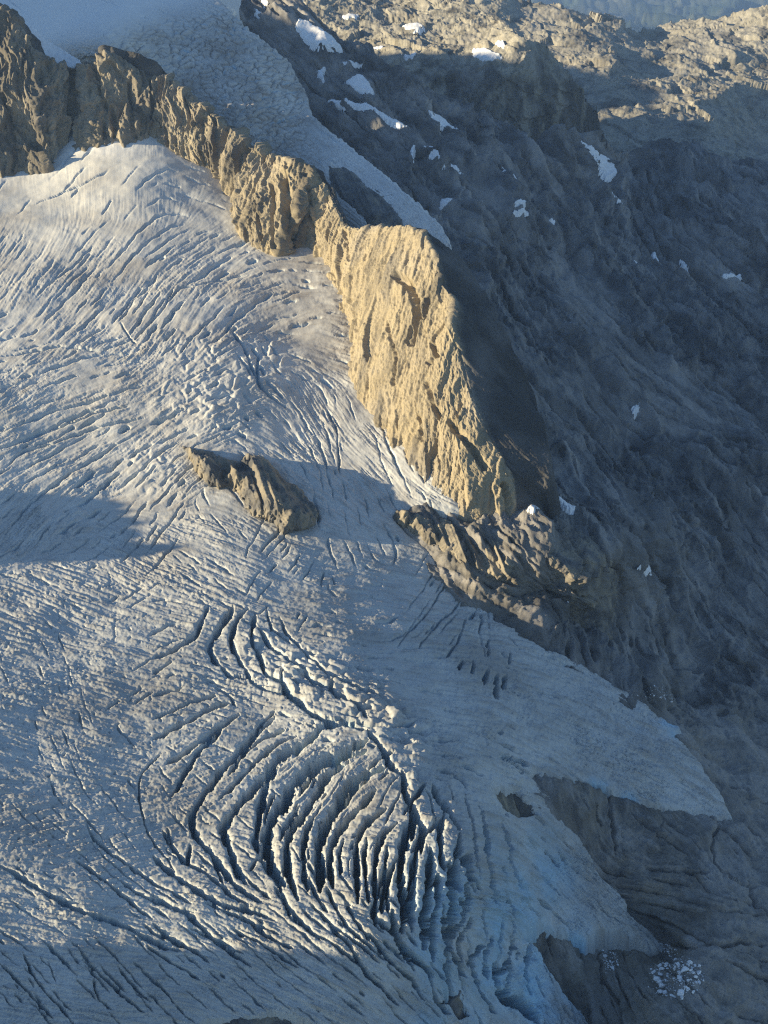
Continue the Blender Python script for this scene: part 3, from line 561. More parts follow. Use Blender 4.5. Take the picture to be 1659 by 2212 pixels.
# ---------------------------------------------------------------- far rock wall and bedrock
WALL = [(300,-30),(640,-30),(655,5),(690,38),(720,62),(760,82),(830,117),(900,172),(960,215),(1030,250),(1090,285),(1150,312),(1205,300),(1238,278),(1262,290),(1285,320),(1310,342),(1340,336),(1400,328),(1480,330),(1560,338),(1659,346),(2340,350),(2340,2330),(300,2330)]
S2 = 2.0
wx = np.arange(520, 2300, S2); wy = np.arange(-20, 2290, S2)
X, Y, V = surf(wx, wy, wall_t); N = normals(V)
sdw = grid_sdf(wx, wy, WALL) + perlin(X / 16, Y / 16, X * 0, 61) * 3 + perlin(X / 6, Y / 6, X * 0, 62) * 2
Q = V.copy(); al = math.atan2(-.24, .97)      # ribs run down the fall line
Q[..., 0] = V[..., 0] * math.cos(al) - V[..., 1] * math.sin(al); Q[..., 1] = V[..., 0] * math.sin(al) + V[..., 1] * math.cos(al)
wq = fbm(V, 120, 3, 70) * 30
Q[..., 0] += wq
slab = smooth01(Y, 1480, 1600)
ribs = fbm(Q, 150, 3, 71, .5, True, (1, .28, .5))
med = fbm(Q, 48, 4, 75, .55, True, (1, .5, .8))
fin = fbm(V, 16, 5, 81, .65, True)
blk = fbm(Q, 75, 4, 87, .55, True, (1, .8, 1))
dist = np.linalg.norm(V - np.array([0, 0, CZ]), axis=-1) / 2000
wcar = Carver(wx, wy)
WF = np.array([(800,200,38,.5,6,8,90),(1000,400,42,.6,6,9,120),(1150,600,48,.9,7,10,200),(1300,500,60,.6,6,10,160),(1250,800,50,1,7,9,220),(1400,700,45,.7,6,9,160),(1450,950,35,1,7,8,220),(1600,600,35,.4,6,9,120),(1600,900,30,.8,6,8,160),(1350,1050,60,.9,7,9,160),(1550,1150,50,.8,7,9,160),
 (1250,1300,80,.9,6,6,110),(1350,1380,70,.9,6,6,110),(1450,1350,60,.8,7,7,120),(1100,1280,30,.6,5,4,80),(1550,1550,12,.28,5,3,160),(1600,1700,20,.28,5,3,160),(1300,1750,70,.28,6,4,90),(1400,1800,40,.28,6,4,110),(1550,1850,50,.28,6,4,120),(1400,1900,10,.28,6,4,160),(1600,1980,8,.28,7,5,220),(1300,2100,70,.28,6,5,110),(1450,2150,45,.28,6,5,130),(1600,2130,25,.28,7,5,200),(1250,2050,80,.28,6,5,90)], float)
family(wcar, WF, wx, wy, sdw > 2, 9000, random.Random(15))
for w_, d_, p_ in [(9,6,[(1440,2035),(1500,2040),(1560,2045),(1600,2038),(1659,2045)]),(7,5,[(1395,1880),(1450,1885),(1530,1900)]),(8,6,[(1250,1690),(1310,1720),(1330,1790),(1325,1850)]),(7,5,[(1545,1770),(1535,1830),(1550,1880),(1620,1930),(1659,1990)]),(9,7,[(1290,2030),(1300,2100),(1330,2170),(1340,2212)]),
    (8,5,[(1200,905),(1260,960),(1340,1035),(1390,1090)]),(8,5,[(1365,1095),(1450,1110),(1550,1170),(1650,1260)]),(8,6,[(1160,640),(1240,740),(1330,850),(1400,920),(1480,1000)]),(9,7,[(1340,560),(1420,650),(1480,740),(1560,830),(1640,900)]),(9,7,[(1240,170),(1270,240),(1330,330),(1380,410)]),(8,6,[(830,140),(900,205),(1000,300),(1080,340),(1170,410)])]:
    wcar.line(p_, w_, d_, 3.0, .15)
ca2, sa2 = math.cos(.5), math.sin(.5)
fa, fb = Q[..., 0] * ca2 + Q[..., 1] * .45 * sa2 + V[..., 2] * .3, -Q[..., 0] * sa2 + Q[..., 1] * .45 * ca2 + V[..., 2] * .6
fct = blur(facets(fa / 95, fb / 210, 701, ((1, 1), (.45, .42), (.2, .16)), 1.1), 2)
disp = (ribs * 20 + med * 3.5 + fct * 17) * (1 - slab) * np.clip(dist, .6, 1.6) + fct * 4.5 * slab + facets(fa / 24, fb / 34 + V[..., 2] / 60, 741, ((1, 1), (.42, .5)), 1.1) * (4.2 - 2.6 * slab) * np.clip(dist, .6, 1.5) + (fbm(V, 90, 3, 87, .5, True) * 8 + fbm(V, 26, 3, 187, .5, True) * 2.5) * slab + fin * 1.8
und = bil((bil(sd, (np.clip(wx, gx[0], gx[-1]) - gx[0]) / ST, (np.clip(wy, gy[0], gy[-1]) - gy[0]) / ST)), np.arange(len(wx)), np.arange(len(wy)))
und = np.where((X < 1650) & (Y > 250), und, -99)
disp = disp * np.clip(1 - (und + 15) / 40, .25, 1)
wang = angle_field(WF[:, :3], X, Y)
wl1 = lic(rng.standard_normal(X.shape).astype(np.float32), wang, 8)
q_ = blur(rng.standard_normal(X.shape), 2); wl2 = lic((q_ / q_.std()).astype(np.float32), wang, 14)
q_ = blur(rng.standard_normal(X.shape), 5); wl3 = lic((q_ / q_.std()).astype(np.float32), wang, 26)
scree = smooth01(fbm(V, 260, 3, 191), .05, .3) * (1 - slab)
disp = disp * (1 - .55 * scree) + (wl1 * .2 + wl2 * .4 + wl3 * 1.0) * np.clip(dist, .6, 1.6) * (1 - .7 * scree)
near = np.clip(1.2 - np.hypot((X - 1180) / 300, (Y - 1280) / 170), 0, 1)
cr = fbm(V, 30, 5, 84, .6, True, (1, 1, .5)) * 5 + fbm(Q, 60, 3, 89, .5, True, (1, .4, .5)) * 8
disp = disp + cr * np.minimum(near * 2, 1) - (wcar.depth + .5 * wcar.wide) * np.clip(1 - und / 20, 0, 1)
W = V + N * disp[..., None]; W[..., 2] -= np.clip(-sdw, 0, 30) * 12
dark = np.clip(-fbm(Q, 90, 4, 91, .6, False, (1, .35, 1)) * 1.5 + .05, 0, .8)
pale = np.clip(fbm(Q, 60, 4, 95, .6, False, (1, .5, 1)) * 1.6 - .1, 0, .7) + slab * np.clip(.75 + .7 * fbm(V, 40, 4, 97), .2, 1.2) * (.3 + .7 * smooth01(X - .5 * np.abs(Y - 1650), 1330, 1560))
ochre = .4 * slab * np.clip(.8 + fbm(V, 60, 3, 98), .3, 1.1) + .35 * np.clip(1 - np.hypot((X - 1080) / 330, (Y - 1230) / 170), 0, 1) + .5 * smooth01(240 - Y, 0, 160) * 0
wall = grid_mesh("mountain_slope", W, sdw > -26, ROCK, (np.clip(ochre, 0, 1), np.clip(dark * .7 + .55 * slab * np.clip(1 - np.abs(und) / 45, 0, 1) + np.clip(wcar.depth / 8, 0, .5) + np.clip(-wl2 * .22 - wl1 * .12, 0, .5), 0, .9), np.clip(pale * .8 + np.clip(wl3 * .25 + wl2 * .18 + wl1 * .1, 0, .6) + scree * .25, 0, 1)))  # second channel: darker where gullies are carved and streaks sink
tag(wall, kind="structure")
WALL_ = (wx, wy, W)

# ---------------------------------------------------------------- upper glacier
UPPER = [(-70,-40),(450,-40),(475,-5),(500,20),(530,55),(560,75),(600,110),(625,128),(640,160),(660,195),(668,220),(675,245),(700,270),(740,300),(790,340),(830,370),(870,405),(910,440),(950,480),(970,510),(974,526),(940,516),(900,500),(860,470),(830,440),(800,415),(775,392),(745,372),(722,358),(712,372),(716,395),(735,420),(760,442),(790,470),(800,500),(700,480),(500,350),(200,150),(-70,60)]
ux = np.arange(-60, 985, 1.7); uy = np.arange(-30, 540, 1.7)
X, Y, V = surf(ux, uy, upper_t); N = normals(V)
sdu = grid_sdf(ux, uy, UPPER) + perlin(X / 12, Y / 12, X * 0, 111) * 3 + perlin(X / 5, Y / 5, X * 0, 112) * 2
ucar = Carver(ux, uy)
UF = np.array([(100,30,40,0,3,2,50),(250,50,20,0,3,2,50),(300,110,-10,.5,3.5,3,60),(420,80,20,.7,3.5,3,60),(450,160,-70,.6,4,4,25),(520,120,15,.8,3.5,3,60),(560,200,5,.9,3.5,3,60),(600,260,-20,.9,3.5,3,60),(520,240,-30,.8,3.5,3,50),(680,320,35,.5,3,2.5,50),(800,380,38,.3,3,2,50),(930,490,40,.1,3,2,50)], float)
family(ucar, UF, ux, uy, sdu > 4, 9000, random.Random(9))
ul = lic(rng.standard_normal(X.shape).astype(np.float32), angle_field(np.array([(200,50,30),(450,150,15),(550,250,10),(700,330,38),(900,470,40)], float), X, Y), 8)
wu, wv = perlin(X / 25, Y / 18, X * 0, 121) * 9, perlin(X / 25, Y / 18, X * 0, 123) * 6
e1, e2, eid = cells((X + wu) / 22, (Y + wv) / 8, 119)
disp = ul * .55 * smooth01(Y + X * .3, 80, 220) + (np.sqrt(np.clip(e2 - e1, 0, .5) * 2) * (3 + 6 * eid) - 4) * smooth01(Y + X * .3, 110, 210) * smooth01(700 - X, 0, 120) + fbm(V, 60, 4, 115) * 2.5 - ucar.depth - .3 * ucar.wide
edge = np.clip(sdu, 0, 9) / 9
W = V + N * disp[..., None]; W[..., 2] -= 6 * (1 - np.sqrt(np.clip(1 - (1 - edge) ** 2, 0, 1))) + np.clip(-sdu, 0, 12) * 5
dirt_dark = np.clip(fbm(V, 90, 4, 117) * .9 + .25, .1, .6) * smooth01(Y + X * .3, 90, 200) + (np.clip(ul * .16, 0, .4) + .8 * np.clip(.2 - (e2 - e1), 0, .2) / .2 * (eid > .3)) * smooth01(Y + X * .3, 90, 200)  # dirt, plus shade between the ice blocks painted as dark cracks
blue = np.clip(ucar.depth / 5, 0, 1) * .7; clean = .8 * (1 - smooth01(Y + X * .3, 90, 190)) + .5 * smooth01(X, 640, 760)
upper = grid_mesh("upper_glacier", W, sdu > -8, ICE, (dirt_dark, blue, np.clip(clean, 0, 1)))
tag(upper, "smaller glacier tongue in shade behind the ridge, tapering down to a point", "glacier")
UGX, UGY, UGV = ux, uy, W

# ---------------------------------------------------------------- rock ridge
RP = [(-120,372,-120,-10,1.5),(0,374,0,22,1.5),(50,372,40,45,1.5),(100,368,62,108,1.5),(118,352,100,132,1.5),(135,318,130,142,1.5),(150,292,160,144,1.5),(168,306,183,142,1.5),(195,311,213,140,1.5),(225,301,226,121,1.5),(255,299,262,128,1.5),(290,301,290,148,1.5),
(325,301,325,171,1.4),(340,294,347,163,1.4),(375,323,380,185,1.4),(420,350,430,228,1.4),(470,373,490,275,1.3),(500,430,545,318,1.2),(525,510,600,342,1.2),(560,530,640,356,1.2),(600,549,682,367,1.2),(640,527,705,405,1.2),(680,545,722,440,1.2),(705,580,745,490,1.2),
(735,640,790,496,1.2),(757,720,840,489,1.2),(765,810,885,489,1.2),(790,870,920,508,1.2),(815,915,940,550,1.2),(845,955,955,615,1.2),(870,990,982,650,1.2),(910,1025,975,690,1.2),(935,1050,1000,800,1.2),(960,1075,1022,880,1.2),(990,1100,1055,950,1.2),(1030,1125,1085,995,1.2),
(1070,1150,1105,1035,1.2),(1095,1168,1112,1080,1.2),(1118,1190,1116,1135,1.2)]
RB = {226:(215,98),262:(262,107),290:(300,118),325:(332,131),347:(356,152),682:(692,371),705:(717,408),722:(735,448),745:(752,489),885:(915,497),920:(995,555),940:(1050,635),955:(1088,715),982:(1130,800),975:(1150,850),1000:(1172,910),1022:(1184,970),1055:(1187,1020),1085:(1182,1055),1105:(1172,1090),1112:(1158,1115),1116:(1145,1150)}
Fp, Kp, Bp = [], [], []
for fx, fy, kx, ky, m in RP:
    f = rays(fx, fy) * float(glac_t(fx, fy)); tf = np.linalg.norm(f) / np.linalg.norm(rays(fx, fy)); dk = rays(kx, ky)
    best = None
    for t in np.linspace(.85, 1.5, 1301) * tf:
        k = dk * t; g = (k[2] - f[2]) - m * np.hypot(k[0] - f[0], k[1] - f[1])
        if g < 0 and best is not None: break
        if g >= 0: best = t
    best = best or tf
    Fp.append(f); Kp.append(best)
Kp = np.array(Kp); Kp = np.convolve(np.pad(Kp, 2, mode='edge'), [.1, .2, .4, .2, .1], 'valid')
Fp = np.array(Fp); K3 = np.array([rays(kx, ky) * t for (fx, fy, kx, ky, m), t in zip(RP, Kp)])
for i, (fx, fy, kx, ky, m) in enumerate(RP):
    k = K3[i]
    if kx in RB:
        db = rays(*RB[kx]); best = Kp[i]; sl = .9 if kx > 600 else .2
        for t in np.linspace(.9, 1.3, 801) * Kp[i]:
            b = db * t
            if (k[2] - b[2]) - sl * np.hypot(b[0] - k[0], b[1] - k[1]) >= 0: best = t; break
        Bp.append(db * best)
    else: Bp.append(k + np.array([30, 70, -80]))
Bp = np.array(Bp)
Hp = Bp + np.array([60, 40, -220.]); Hp[-8:] = Bp[-8:] + np.array([25, 10, -120.]); Gp = Fp + (Fp - K3) * .12 + np.array([0, 0, -14])
seg = np.r_[0, np.cumsum(np.linalg.norm(np.diff((Fp + K3) / 2, axis=0), axis=1))]
NS = int(seg[-1] / 1.05); su = np.linspace(0, seg[-1], NS)
ip = lambda A: np.stack([np.interp(su, seg, A[:, i]) for i in range(A.shape[1])], -1)
def sm(A, k):
    q = np.pad(A, ((k, k), (0, 0)), mode='edge'); c = np.cumsum(np.r_[np.zeros((1, A.shape[1])), q], 0); return (c[2 * k + 1:] - c[:-2 * k - 1]) / (2 * k + 1)
rows = [sm(ip(A), k) for A, k in ((Gp, 6), (Fp, 3), (K3, 2), (Bp, 5), (Hp, 10))]
def band(a, b, n, end=False): 
    t = np.linspace(0, 1, n, endpoint=end)[:, None, None]; return a[None] * (1 - t) + b[None] * t
front = band(rows[1], rows[2], 230); nf = len(front); tt = np.linspace(0, 1, nf, endpoint=False)
V = np.concatenate([band(rows[0], rows[1], 14), front, band(rows[2], rows[3], 110), band(rows[3], rows[4], 24, True)])
R, C = V.shape[:2]; n0 = 14
prof = np.zeros(R); prof[n0:n0 + nf] = np.sin(np.pi * tt) * 7; 
du = np.gradient(sm(rows[2] - 0, 40), axis=0); nb = np.stack([du[:, 1], -du[:, 0], du[:, 0] * 0], -1); nb /= np.linalg.norm(nb, axis=1, keepdims=True)
nb *= np.sign((nb * (rows[1] - rows[2])).sum(1))[:, None]          # towards the lit side
V += prof[:, None, None] * (nb * .7 + np.array([0, 0, .7]))[None]
vv = V / (V[..., 1:2] * cp - V[..., 2:3] * sp)                     # where each point is seen, to place traced gullies
IX = CX + vv[..., 0] * F; IY = CY - (V[..., 1] * sp + V[..., 2] * cp) / (V[..., 1] * cp - V[..., 2] * sp) * F
V[..., 2] += CZ
N = np.cross(np.gradient(V, axis=0), np.gradient(V, axis=1)); N /= np.linalg.norm(N, axis=-1, keepdims=True) + 1e-9
if N[n0 + nf // 2, C // 2] @ np.array([-.5, -.7, .5]) < 0: N = -N
sU = np.broadcast_to(su[None], (R, C)); vU = np.cumsum(np.r_[np.zeros((1, C)), np.linalg.norm(np.diff(V, axis=0), axis=-1)], 0)
PQ = np.stack([sU, vU, sU * 0], -1)
PQ[..., 0] += fbm(V, 60, 2, 201) * 14
fcr = facets(PQ[..., 0] / 46 + V[..., 2] * .004, vU / 85 + PQ[..., 0] * .006, 721, ((1, 1), (.45, .5), (.2, .26), (.09, .12)), 1.2)
fcr = blur(fcr, 1)
flute = fbm(PQ, 42, 4, 203, .55, True, (1, .22, 1))
crag = fbm(V, 34, 5, 211, .55, True); fine = fbm(V, 7, 3, 217, .6, True)
GUL = [(16,16,[(152,95),(158,180),(155,290)]),(9,9,[(118,230),(128,300),(122,345)]),(8,8,[(205,150),(228,235),(225,300)]),(8,9,[(240,230),(250,270),(248,295)]),(8,10,[(280,180),(282,240),(290,298)]),(7,10,[(325,175),(328,240),(326,298)]),
(10,12,[(492,280),(486,330),(482,372)]),(7,7,[(440,260),(445,310)]),(7,7,[(530,320),(545,370)]),(16,16,[(618,385),(622,450),(632,530)]),(8,9,[(565,470),(575,525)]),(7,7,[(590,400),(598,540)]),(8,8,[(665,410),(675,480),(680,530)]),(7,6,[(745,500),(755,560)]),
(16,14,[(862,600),(885,615),(900,650),(905,690),(893,722),(888,738)]),(9,8,[(930,640),(920,690)]),(8,8,[(935,745),(945,770),(930,785)]),(9,8,[(925,830),(935,870),(950,900)]),(14,12,[(975,915),(1000,945),(1030,985),(1045,1010)]),(12,12,[(1085,1050),(1098,1090),(1090,1130)]),
(9,7,[(905,900),(915,950)]),(8,6,[(760,650),(775,720),(765,800)]),(7,6,[(840,700),(860,770),(850,830)]),(10,8,[(55,60),(95,115),(120,200)]),(7,7,[(20,250),(35,330),(28,370)])]
gul = np.zeros((R, C))
for w, dep, pts in GUL:
    d = np.full((R, C), 1e9)
    for (x0, y0), (x1, y1) in zip(pts[:-1], pts[1:]):
        ex, ey = x1 - x0, y1 - y0; t = np.clip(((IX - x0) * ex + (IY - y0) * ey) / (ex * ex + ey * ey), 0, 1)
        d = np.minimum(d, np.hypot(IX - x0 - t * ex, IY - y0 - t * ey))
    gul = np.maximum(gul, dep * np.clip(1.2 - (d + perlin(IX / 9, IY / 9, IX * 0, 231) * 3) / (w * .62), 0, 1) ** .8)
onfront = np.zeros(R); onfront[n0:n0 + nf] = 1; onfront[n0 + nf:] = .5; onfront[:n0] = .5
steep = np.interp(su, seg, [10 if r[0] < 700 else 3.5 for r in RP])[None]
disp = flute * steep * onfront[:, None] + (crag * np.interp(IX, [500, 800], [3.2, 1.8]) + fine * 1.3 + fcr * np.interp(IX, [250, 700, 800], [12, 8.5, 5.0])) * np.where(np.arange(R) > n0 + nf + 4, .42, 1)[:, None] - gul * (onfront == 1)[:, None]
taper = np.clip(np.minimum(1, (np.arange(C)[::-1] + 10) / 60.), 0, 1)[None]
W = V + N * (disp * taper)[..., None]
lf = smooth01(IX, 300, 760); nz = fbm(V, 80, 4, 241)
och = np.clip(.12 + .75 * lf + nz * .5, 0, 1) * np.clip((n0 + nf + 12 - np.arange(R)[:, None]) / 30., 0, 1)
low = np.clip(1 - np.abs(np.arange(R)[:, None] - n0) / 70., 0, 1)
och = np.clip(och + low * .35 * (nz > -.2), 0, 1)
bk_shade = np.clip((np.arange(R)[:, None] - n0 - nf) / 14., 0, 1) * np.ones((1, C))  # shade of the back flank, painted into the rock colour
drk = np.clip(bk_shade * 1.3 + .3 * (1 - smooth01(IX, 60, 330)) + fbm(PQ, 50, 4, 247, .6, False, (1, .3, 1)) * 1.7 - .05 + np.clip(fcr, -.2, .5) * .7, 0, .95)
ridge = grid_mesh("rock_ridge", W, np.ones((R, C), bool), RIDGE, (och * .9, np.maximum(drk * .75, bk_shade * .95), np.clip(nz * .6, 0, .4) * 1.0))
tag(ridge, "long jagged sunlit ochre ridge between the big glacier and the shaded wall", "rock ridge")

# ---------------------------------------------------------------- plateau, back ridge, far hills
def far_surface(name, ctrl, poly, gxx, gyy, mat, amp, scale, seed, drop=25, st=(1, 1, 1), low=0.0):
    c = np.array(ctrl, float); d = rays(c[:, 0], c[:, 1]); fit = tps_fit(c[:, :2], d[:, 1] / c[:, 2])
    X, Y, V = surf(gxx, gyy, lambda a, b: 1 / tps_eval(fit, a, b)); N = normals(V)
    s = grid_sdf(gxx, gyy, poly) + perlin(X / 14, Y / 14, X * 0, seed) * 3 + perlin(X / 5, Y / 5, X * 0, seed + 1) * 2.5
    disp = fbm(V, scale, 4, seed + 2, .55, True, st) * amp * .6 + facets((V[..., 0] + .2 * V[..., 1]) / (scale * .8), (V[..., 1] + 2 * V[..., 2]) / (scale * 1.3), seed + 5, ((1, 1), (.4, .45), (.17, .2)), 1.1) * amp * .9 + fbm(V, scale * .16, 4, seed + 9, .6, True) * amp * .22 + fbm(V, scale * .05, 3, seed + 12, .6, True) * amp * .1
    W = V + N * disp[..., None]; W[..., 2] -= np.clip(-s, 0, 20) * drop
    n1 = fbm(V, scale * .5, 4, seed + 15, .6); n2 = fbm(V, scale * .3, 4, seed + 21, .6, False, (1, 1, .3))
    o = grid_mesh(name, W, s > -18, mat, (np.clip(n1 * .5, 0, .3), np.clip(n2 * 1.6 + low * smooth01(Y, 125, 190), 0, .85), np.clip(-n1 * .8, 0, .5)))  # low paints shade into the colour of the lower plateau cliffs
    tag(o, kind="structure"); return gxx, gyy, W
PLAT = far_surface("plateau", [(690,20,4150),(850,0,4250),(1060,40,3950),(850,120,3800),(1000,120,3750),(1124,85,3700),(1000,250,3600),(1200,130,3750),(1240,170,3750),(1100,250,3600),(1300,330,3850),(700,150,3900),(1000,-20,4150),(1200,420,3700)],
    [(660,-40),(1000,-40),(1015,5),(1035,18),(1060,38),(1090,55),(1118,72),(1128,84),(1155,82),(1170,90),(1190,112),(1210,135),(1230,165),(1250,185),(1295,260),(1310,345),(1290,430),(1100,430),(830,230),(660,80)],
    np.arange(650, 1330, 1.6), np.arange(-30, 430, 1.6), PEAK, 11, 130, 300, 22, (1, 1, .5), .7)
BACK = far_surface("back_ridge", [(1000,0,5600),(1060,10,5600),(1240,20,5600),(1400,66,5600),(1300,140,5000),(1250,170,4900),(1500,45,5600),(1659,10,5500),(1450,180,4900),(1659,295,4600),(1800,300,4650),(1800,0,5500),(1400,260,4500),(1300,300,4300),(1500,320,4250),(1659,360,4300),(1800,360,4400),(1150,100,5300),(1200,420,4000),(1700,430,4000),(2250,0,5600),(2250,200,5000),(2250,430,4300)],
    [(980,-20),(1050,5),(1075,3),(1110,2),(1150,5),(1200,12),(1230,20),(1270,30),(1320,45),(1370,62),(1400,66),(1440,58),(1480,45),(1520,42),(1560,30),(1600,22),(1659,8),(2250,-60),(2250,440),(1200,440),(1100,200),(980,60)],
    np.arange(990, 2220, 1.9), np.arange(-20, 440, 1.7), PEAK, 22, 330, 330, 30, (1, 1, .3))
FOREST = rock_material("conifer_forest", (.035, .06, .03), (.05, .075, .04), (.03, .05, .03), 6.0)
far_surface("hills", [(400,-120,38000),(1100,-120,38000),(1800,-120,38000),(400,120,20000),(1100,120,20000),(1800,120,20000),(1300,0,27000),(700,0,28000)],
    [(380,-110),(2400,-110),(2400,140),(380,140)], np.arange(400, 2380, 4.0), np.arange(-100, 130, 4.0), FOREST, 260, 3200, 360, 60)

# ---------------------------------------------------------------- unseen sunward mountains, crests shaped for the shadows they cast, and the ground sheet
tanE = math.tan(SUN_EL); shv = np.array([math.sin(SUN_AZ), math.cos(SUN_AZ)]); puv = np.array([-shv[1], shv[0]])
if puv[1] < 0: puv = -puv
def shadow_mountain(prof, sc, u0, u1, slope, depth, seed, jag=1.0):
    us = np.arange(u0, u1, 4.0); ss = sc + np.linspace(-1, 1, 121) * depth / slope
    Ug, Sg = np.meshgrid(us, ss); pr = np.array(prof, float)
    z = np.interp(Ug, pr[:, 0], pr[:, 1]) + sc * tanE + (perlin(Ug / 24, Ug * 0, Ug * 0, seed + 7) * 9 + perlin(Ug / 9, Ug * 0, Ug * 0, seed + 8) * 4) * jag
    V = np.stack([Sg * shv[0] + Ug * puv[0], Sg * shv[1] + Ug * puv[1], z - slope * np.abs(Sg - sc) + CZ], -1)
    k = np.clip(np.abs(Sg - sc) / 60, 0.05, 1)
    V[..., 2] += fbm(V, 90, 4, seed, .55, True) * 22 * k - 8 * k
    o = grid_mesh("shadow_mountain", V, np.ones(Ug.shape, bool), ROCK, (Ug * 0, Ug * 0, Ug * 0)); tag(o, kind="structure"); return o
shadow_mountain([(500,-560),(860,-680),(925,-755),(940,-780),(952,-789),(960,-801),(968,-803),(1003,-793),(1014,-792),(1030,-845),(1100,-880),(1400,-850),(1470,-790),(1500,-722),(1512,-684),(1540,-676),(1583,-670),(1638,-668),(1650,-690),(1690,-730),(1800,-760),(2000,-780)], 700, 400, 2000, .9, 230, 401, 2.0)
shadow_mountain([(2500,-620),(2835,-420),(2860,-280),(2878,-165),(3350,-115),(3590,-95),(3650,-118),(3720,-156),(3800,-172),(3900,-188),(4200,-235),(4290,-225),(4360,-165),(4500,-115),(4640,-105),(4800,-108),(4900,-150),(5200,-250)], 1400, 2450, 5400, .85, 900, 411)
gsh = bpy.data.meshes.new("ground"); gsh.from_pydata([(-30000, -20000, CZ - 1790), (30000, -20000, CZ - 1790), (30000, 41000, CZ - 1790), (-30000, 41000, CZ - 1790)], [], [(0, 1, 2, 3)])
gsh.materials.append(FOREST); go = bpy.data.objects.new("ground", gsh); scene.collection.objects.link(go); tag(go, kind="structure")

# ---------------------------------------------------------------- rock outcrops in the ice
def outcrop(poly, rise, amp, scale, seed, label, mat, ochre, tf=glac_t, rim=35.0, step=1.4, sink=.004, down=2.0):
    P = np.array(poly, float); x0, y0 = P.min(0) - 12; x1, y1 = P.max(0) + 12
    ox = np.arange(x0, x1, step); oy = np.arange(y0, y1, step)
    X, Y, V0 = surf(ox, oy, tf); sd = grid_sdf(ox, oy, poly) + perlin(X / 12, Y / 12, X * 0, seed) * 4 + perlin(X / 5, Y / 5, X * 0, seed + 1) * 2.5
    h = np.sqrt(np.clip(sd / rim, 0, 1)); X, Y, V = surf(ox, oy, lambda a, b: tf(a, b) * (1 + sink - rise * h))
    N = normals(V0); q = V.copy()
    d = facets((q[..., 0] + .3 * q[..., 1]) / scale, (q[..., 2] * 1.2 - .5 * q[..., 1]) / scale, seed + 2, ((1, 1), (.45, .5), (.2, .26)), 1.2) * amp * 1.3 + fbm(V, scale * .2, 4, seed + 7, .6, True) * amp * .15
    d = blur(d, 1); V = V + N * (d * np.clip(h + .15, 0, 1))[..., None]; V[..., 2] -= np.clip(-sd, 0, 12) * down
    n1 = fbm(q, 25, 4, seed + 11); 
    o = grid_mesh("rock_outcrop", V, sd > -8, mat, (np.clip(ochre + n1, 0, .8), np.clip(-n1 * 1.2, 0, .6), np.clip(n1 * .3, 0, .3)))
    return tag(o, label, "rock outcrop")
outcrop([(845,1112),(880,1105),(930,1110),(975,1116),(1040,1130),(1090,1160),(1130,1190),(1142,1235),(1144,1272),(1110,1278),(1060,1265),(1010,1248),(985,1242),(950,1208),(915,1182),(885,1154),(855,1132)], .02, 12, 38, 561, "low broken ledge of rock at the ice edge below the end of the long ridge", RIDGE, .1, tf=wall_t, rim=28)
outcrop([(1150,1150),(1190,1150),(1225,1146),(1260,1143),(1295,1160),(1330,1212),(1348,1260),(1352,1330),(1330,1395),(1270,1385),(1210,1330),(1160,1262),(1145,1200)], .034, 9, 42, 571, "dark rock knob with a small golden sunlit top, right of the end of the ridge", ROCK, .3, tf=wall_t, rim=80)
outcrop(NUN, .022, 10, 40, 501, "dark elongated rock island surrounded by ice in the middle of the big glacier", ROCK, .35)
outcrop([(1050,1702),(1075,1680),(1120,1690),(1158,1735),(1168,1765),(1120,1775),(1070,1750)], .0, 5, 25, 521, "small rock window melted through the ice beside the lower icefall", RIDGE, .2, sink=.012)
outcrop([(400,2225),(430,2190),(520,2184),(560,2178),(595,2168),(660,2185),(740,2225),(740,2300),(400,2300)], .0, 4, 25, 531, "dark rock under the ice edge at the very bottom of the scene", ROCK, 0, sink=.008)
outcrop([(948,2120),(985,2130),(1010,2160),(1020,2195),(995,2205),(970,2180),(952,2155)], .0, 4, 20, 541, "narrow dark rock strip between crevassed ice at the foot of the icefall", ROCK, 0, sink=.008)
outcrop([(708,352),(722,357),(745,362),(775,378),(800,398),(832,428),(858,462),(872,484),(838,496),(800,480),(760,450),(735,430),(712,402)], .004, 5, 40, 551, "shaded rock wedge splitting the small upper glacier tongue in two", ROCK, 0, tf=upper_t, rim=20, sink=.002)

# ---------------------------------------------------------------- snow patches on the shaded slope
def sample(src, px, py):
    gxx, gyy, V = src; fx = (px - gxx[0]) / (gxx[1] - gxx[0]); fy = (py - gyy[0]) / (gyy[1] - gyy[0])
    return np.stack([bil(V[..., k], fx, fy) for k in range(3)], -1)
def snow_patch(src, poly, label, lift=7.0, group="snow patches on the rock slopes"):
    P = np.array(poly, float); x0, y0 = P.min(0) - 8; x1, y1 = P.max(0) + 8
    step = 1.2 if max(x1 - x0, y1 - y0) > 40 else .8
    ox = np.arange(x0, x1, step); oy = np.arange(y0, y1, step); V = sample(src, ox, oy)
    for _ in range(2): V = np.stack([blur(V[..., k], 5) for k in range(3)], -1)
    X, Y = np.meshgrid(ox, oy); sd = grid_sdf(ox, oy, poly) + -.3 + (perlin(X / 6, Y / 6, X * 0, 601) * 2.0 + perlin(X / 2.5, Y / 2.5, X * 0, 602) * 1.4) * min(1, (min(x1 - x0, y1 - y0) - 14) / 14)
    toc = np.array([0, 0, CZ]) - V; toc /= np.linalg.norm(toc, axis=-1, keepdims=True)
    V = V + (toc * .6 + np.array([0, 0, .6])) * lift; V[..., 2] += perlin(X / 7, Y / 7, X * 0, 603) * .8 - np.clip(2.5 - sd, 0, 8) * 2.2
    n = perlin(X / 9, Y / 4, X * 0, 605)
    o = grid_mesh("snow_patch", V, sd > -2.5, SNOW, (np.clip(n, 0, 1), X * 0, X * 0)); tag(o, label, "snow patch", group); return o
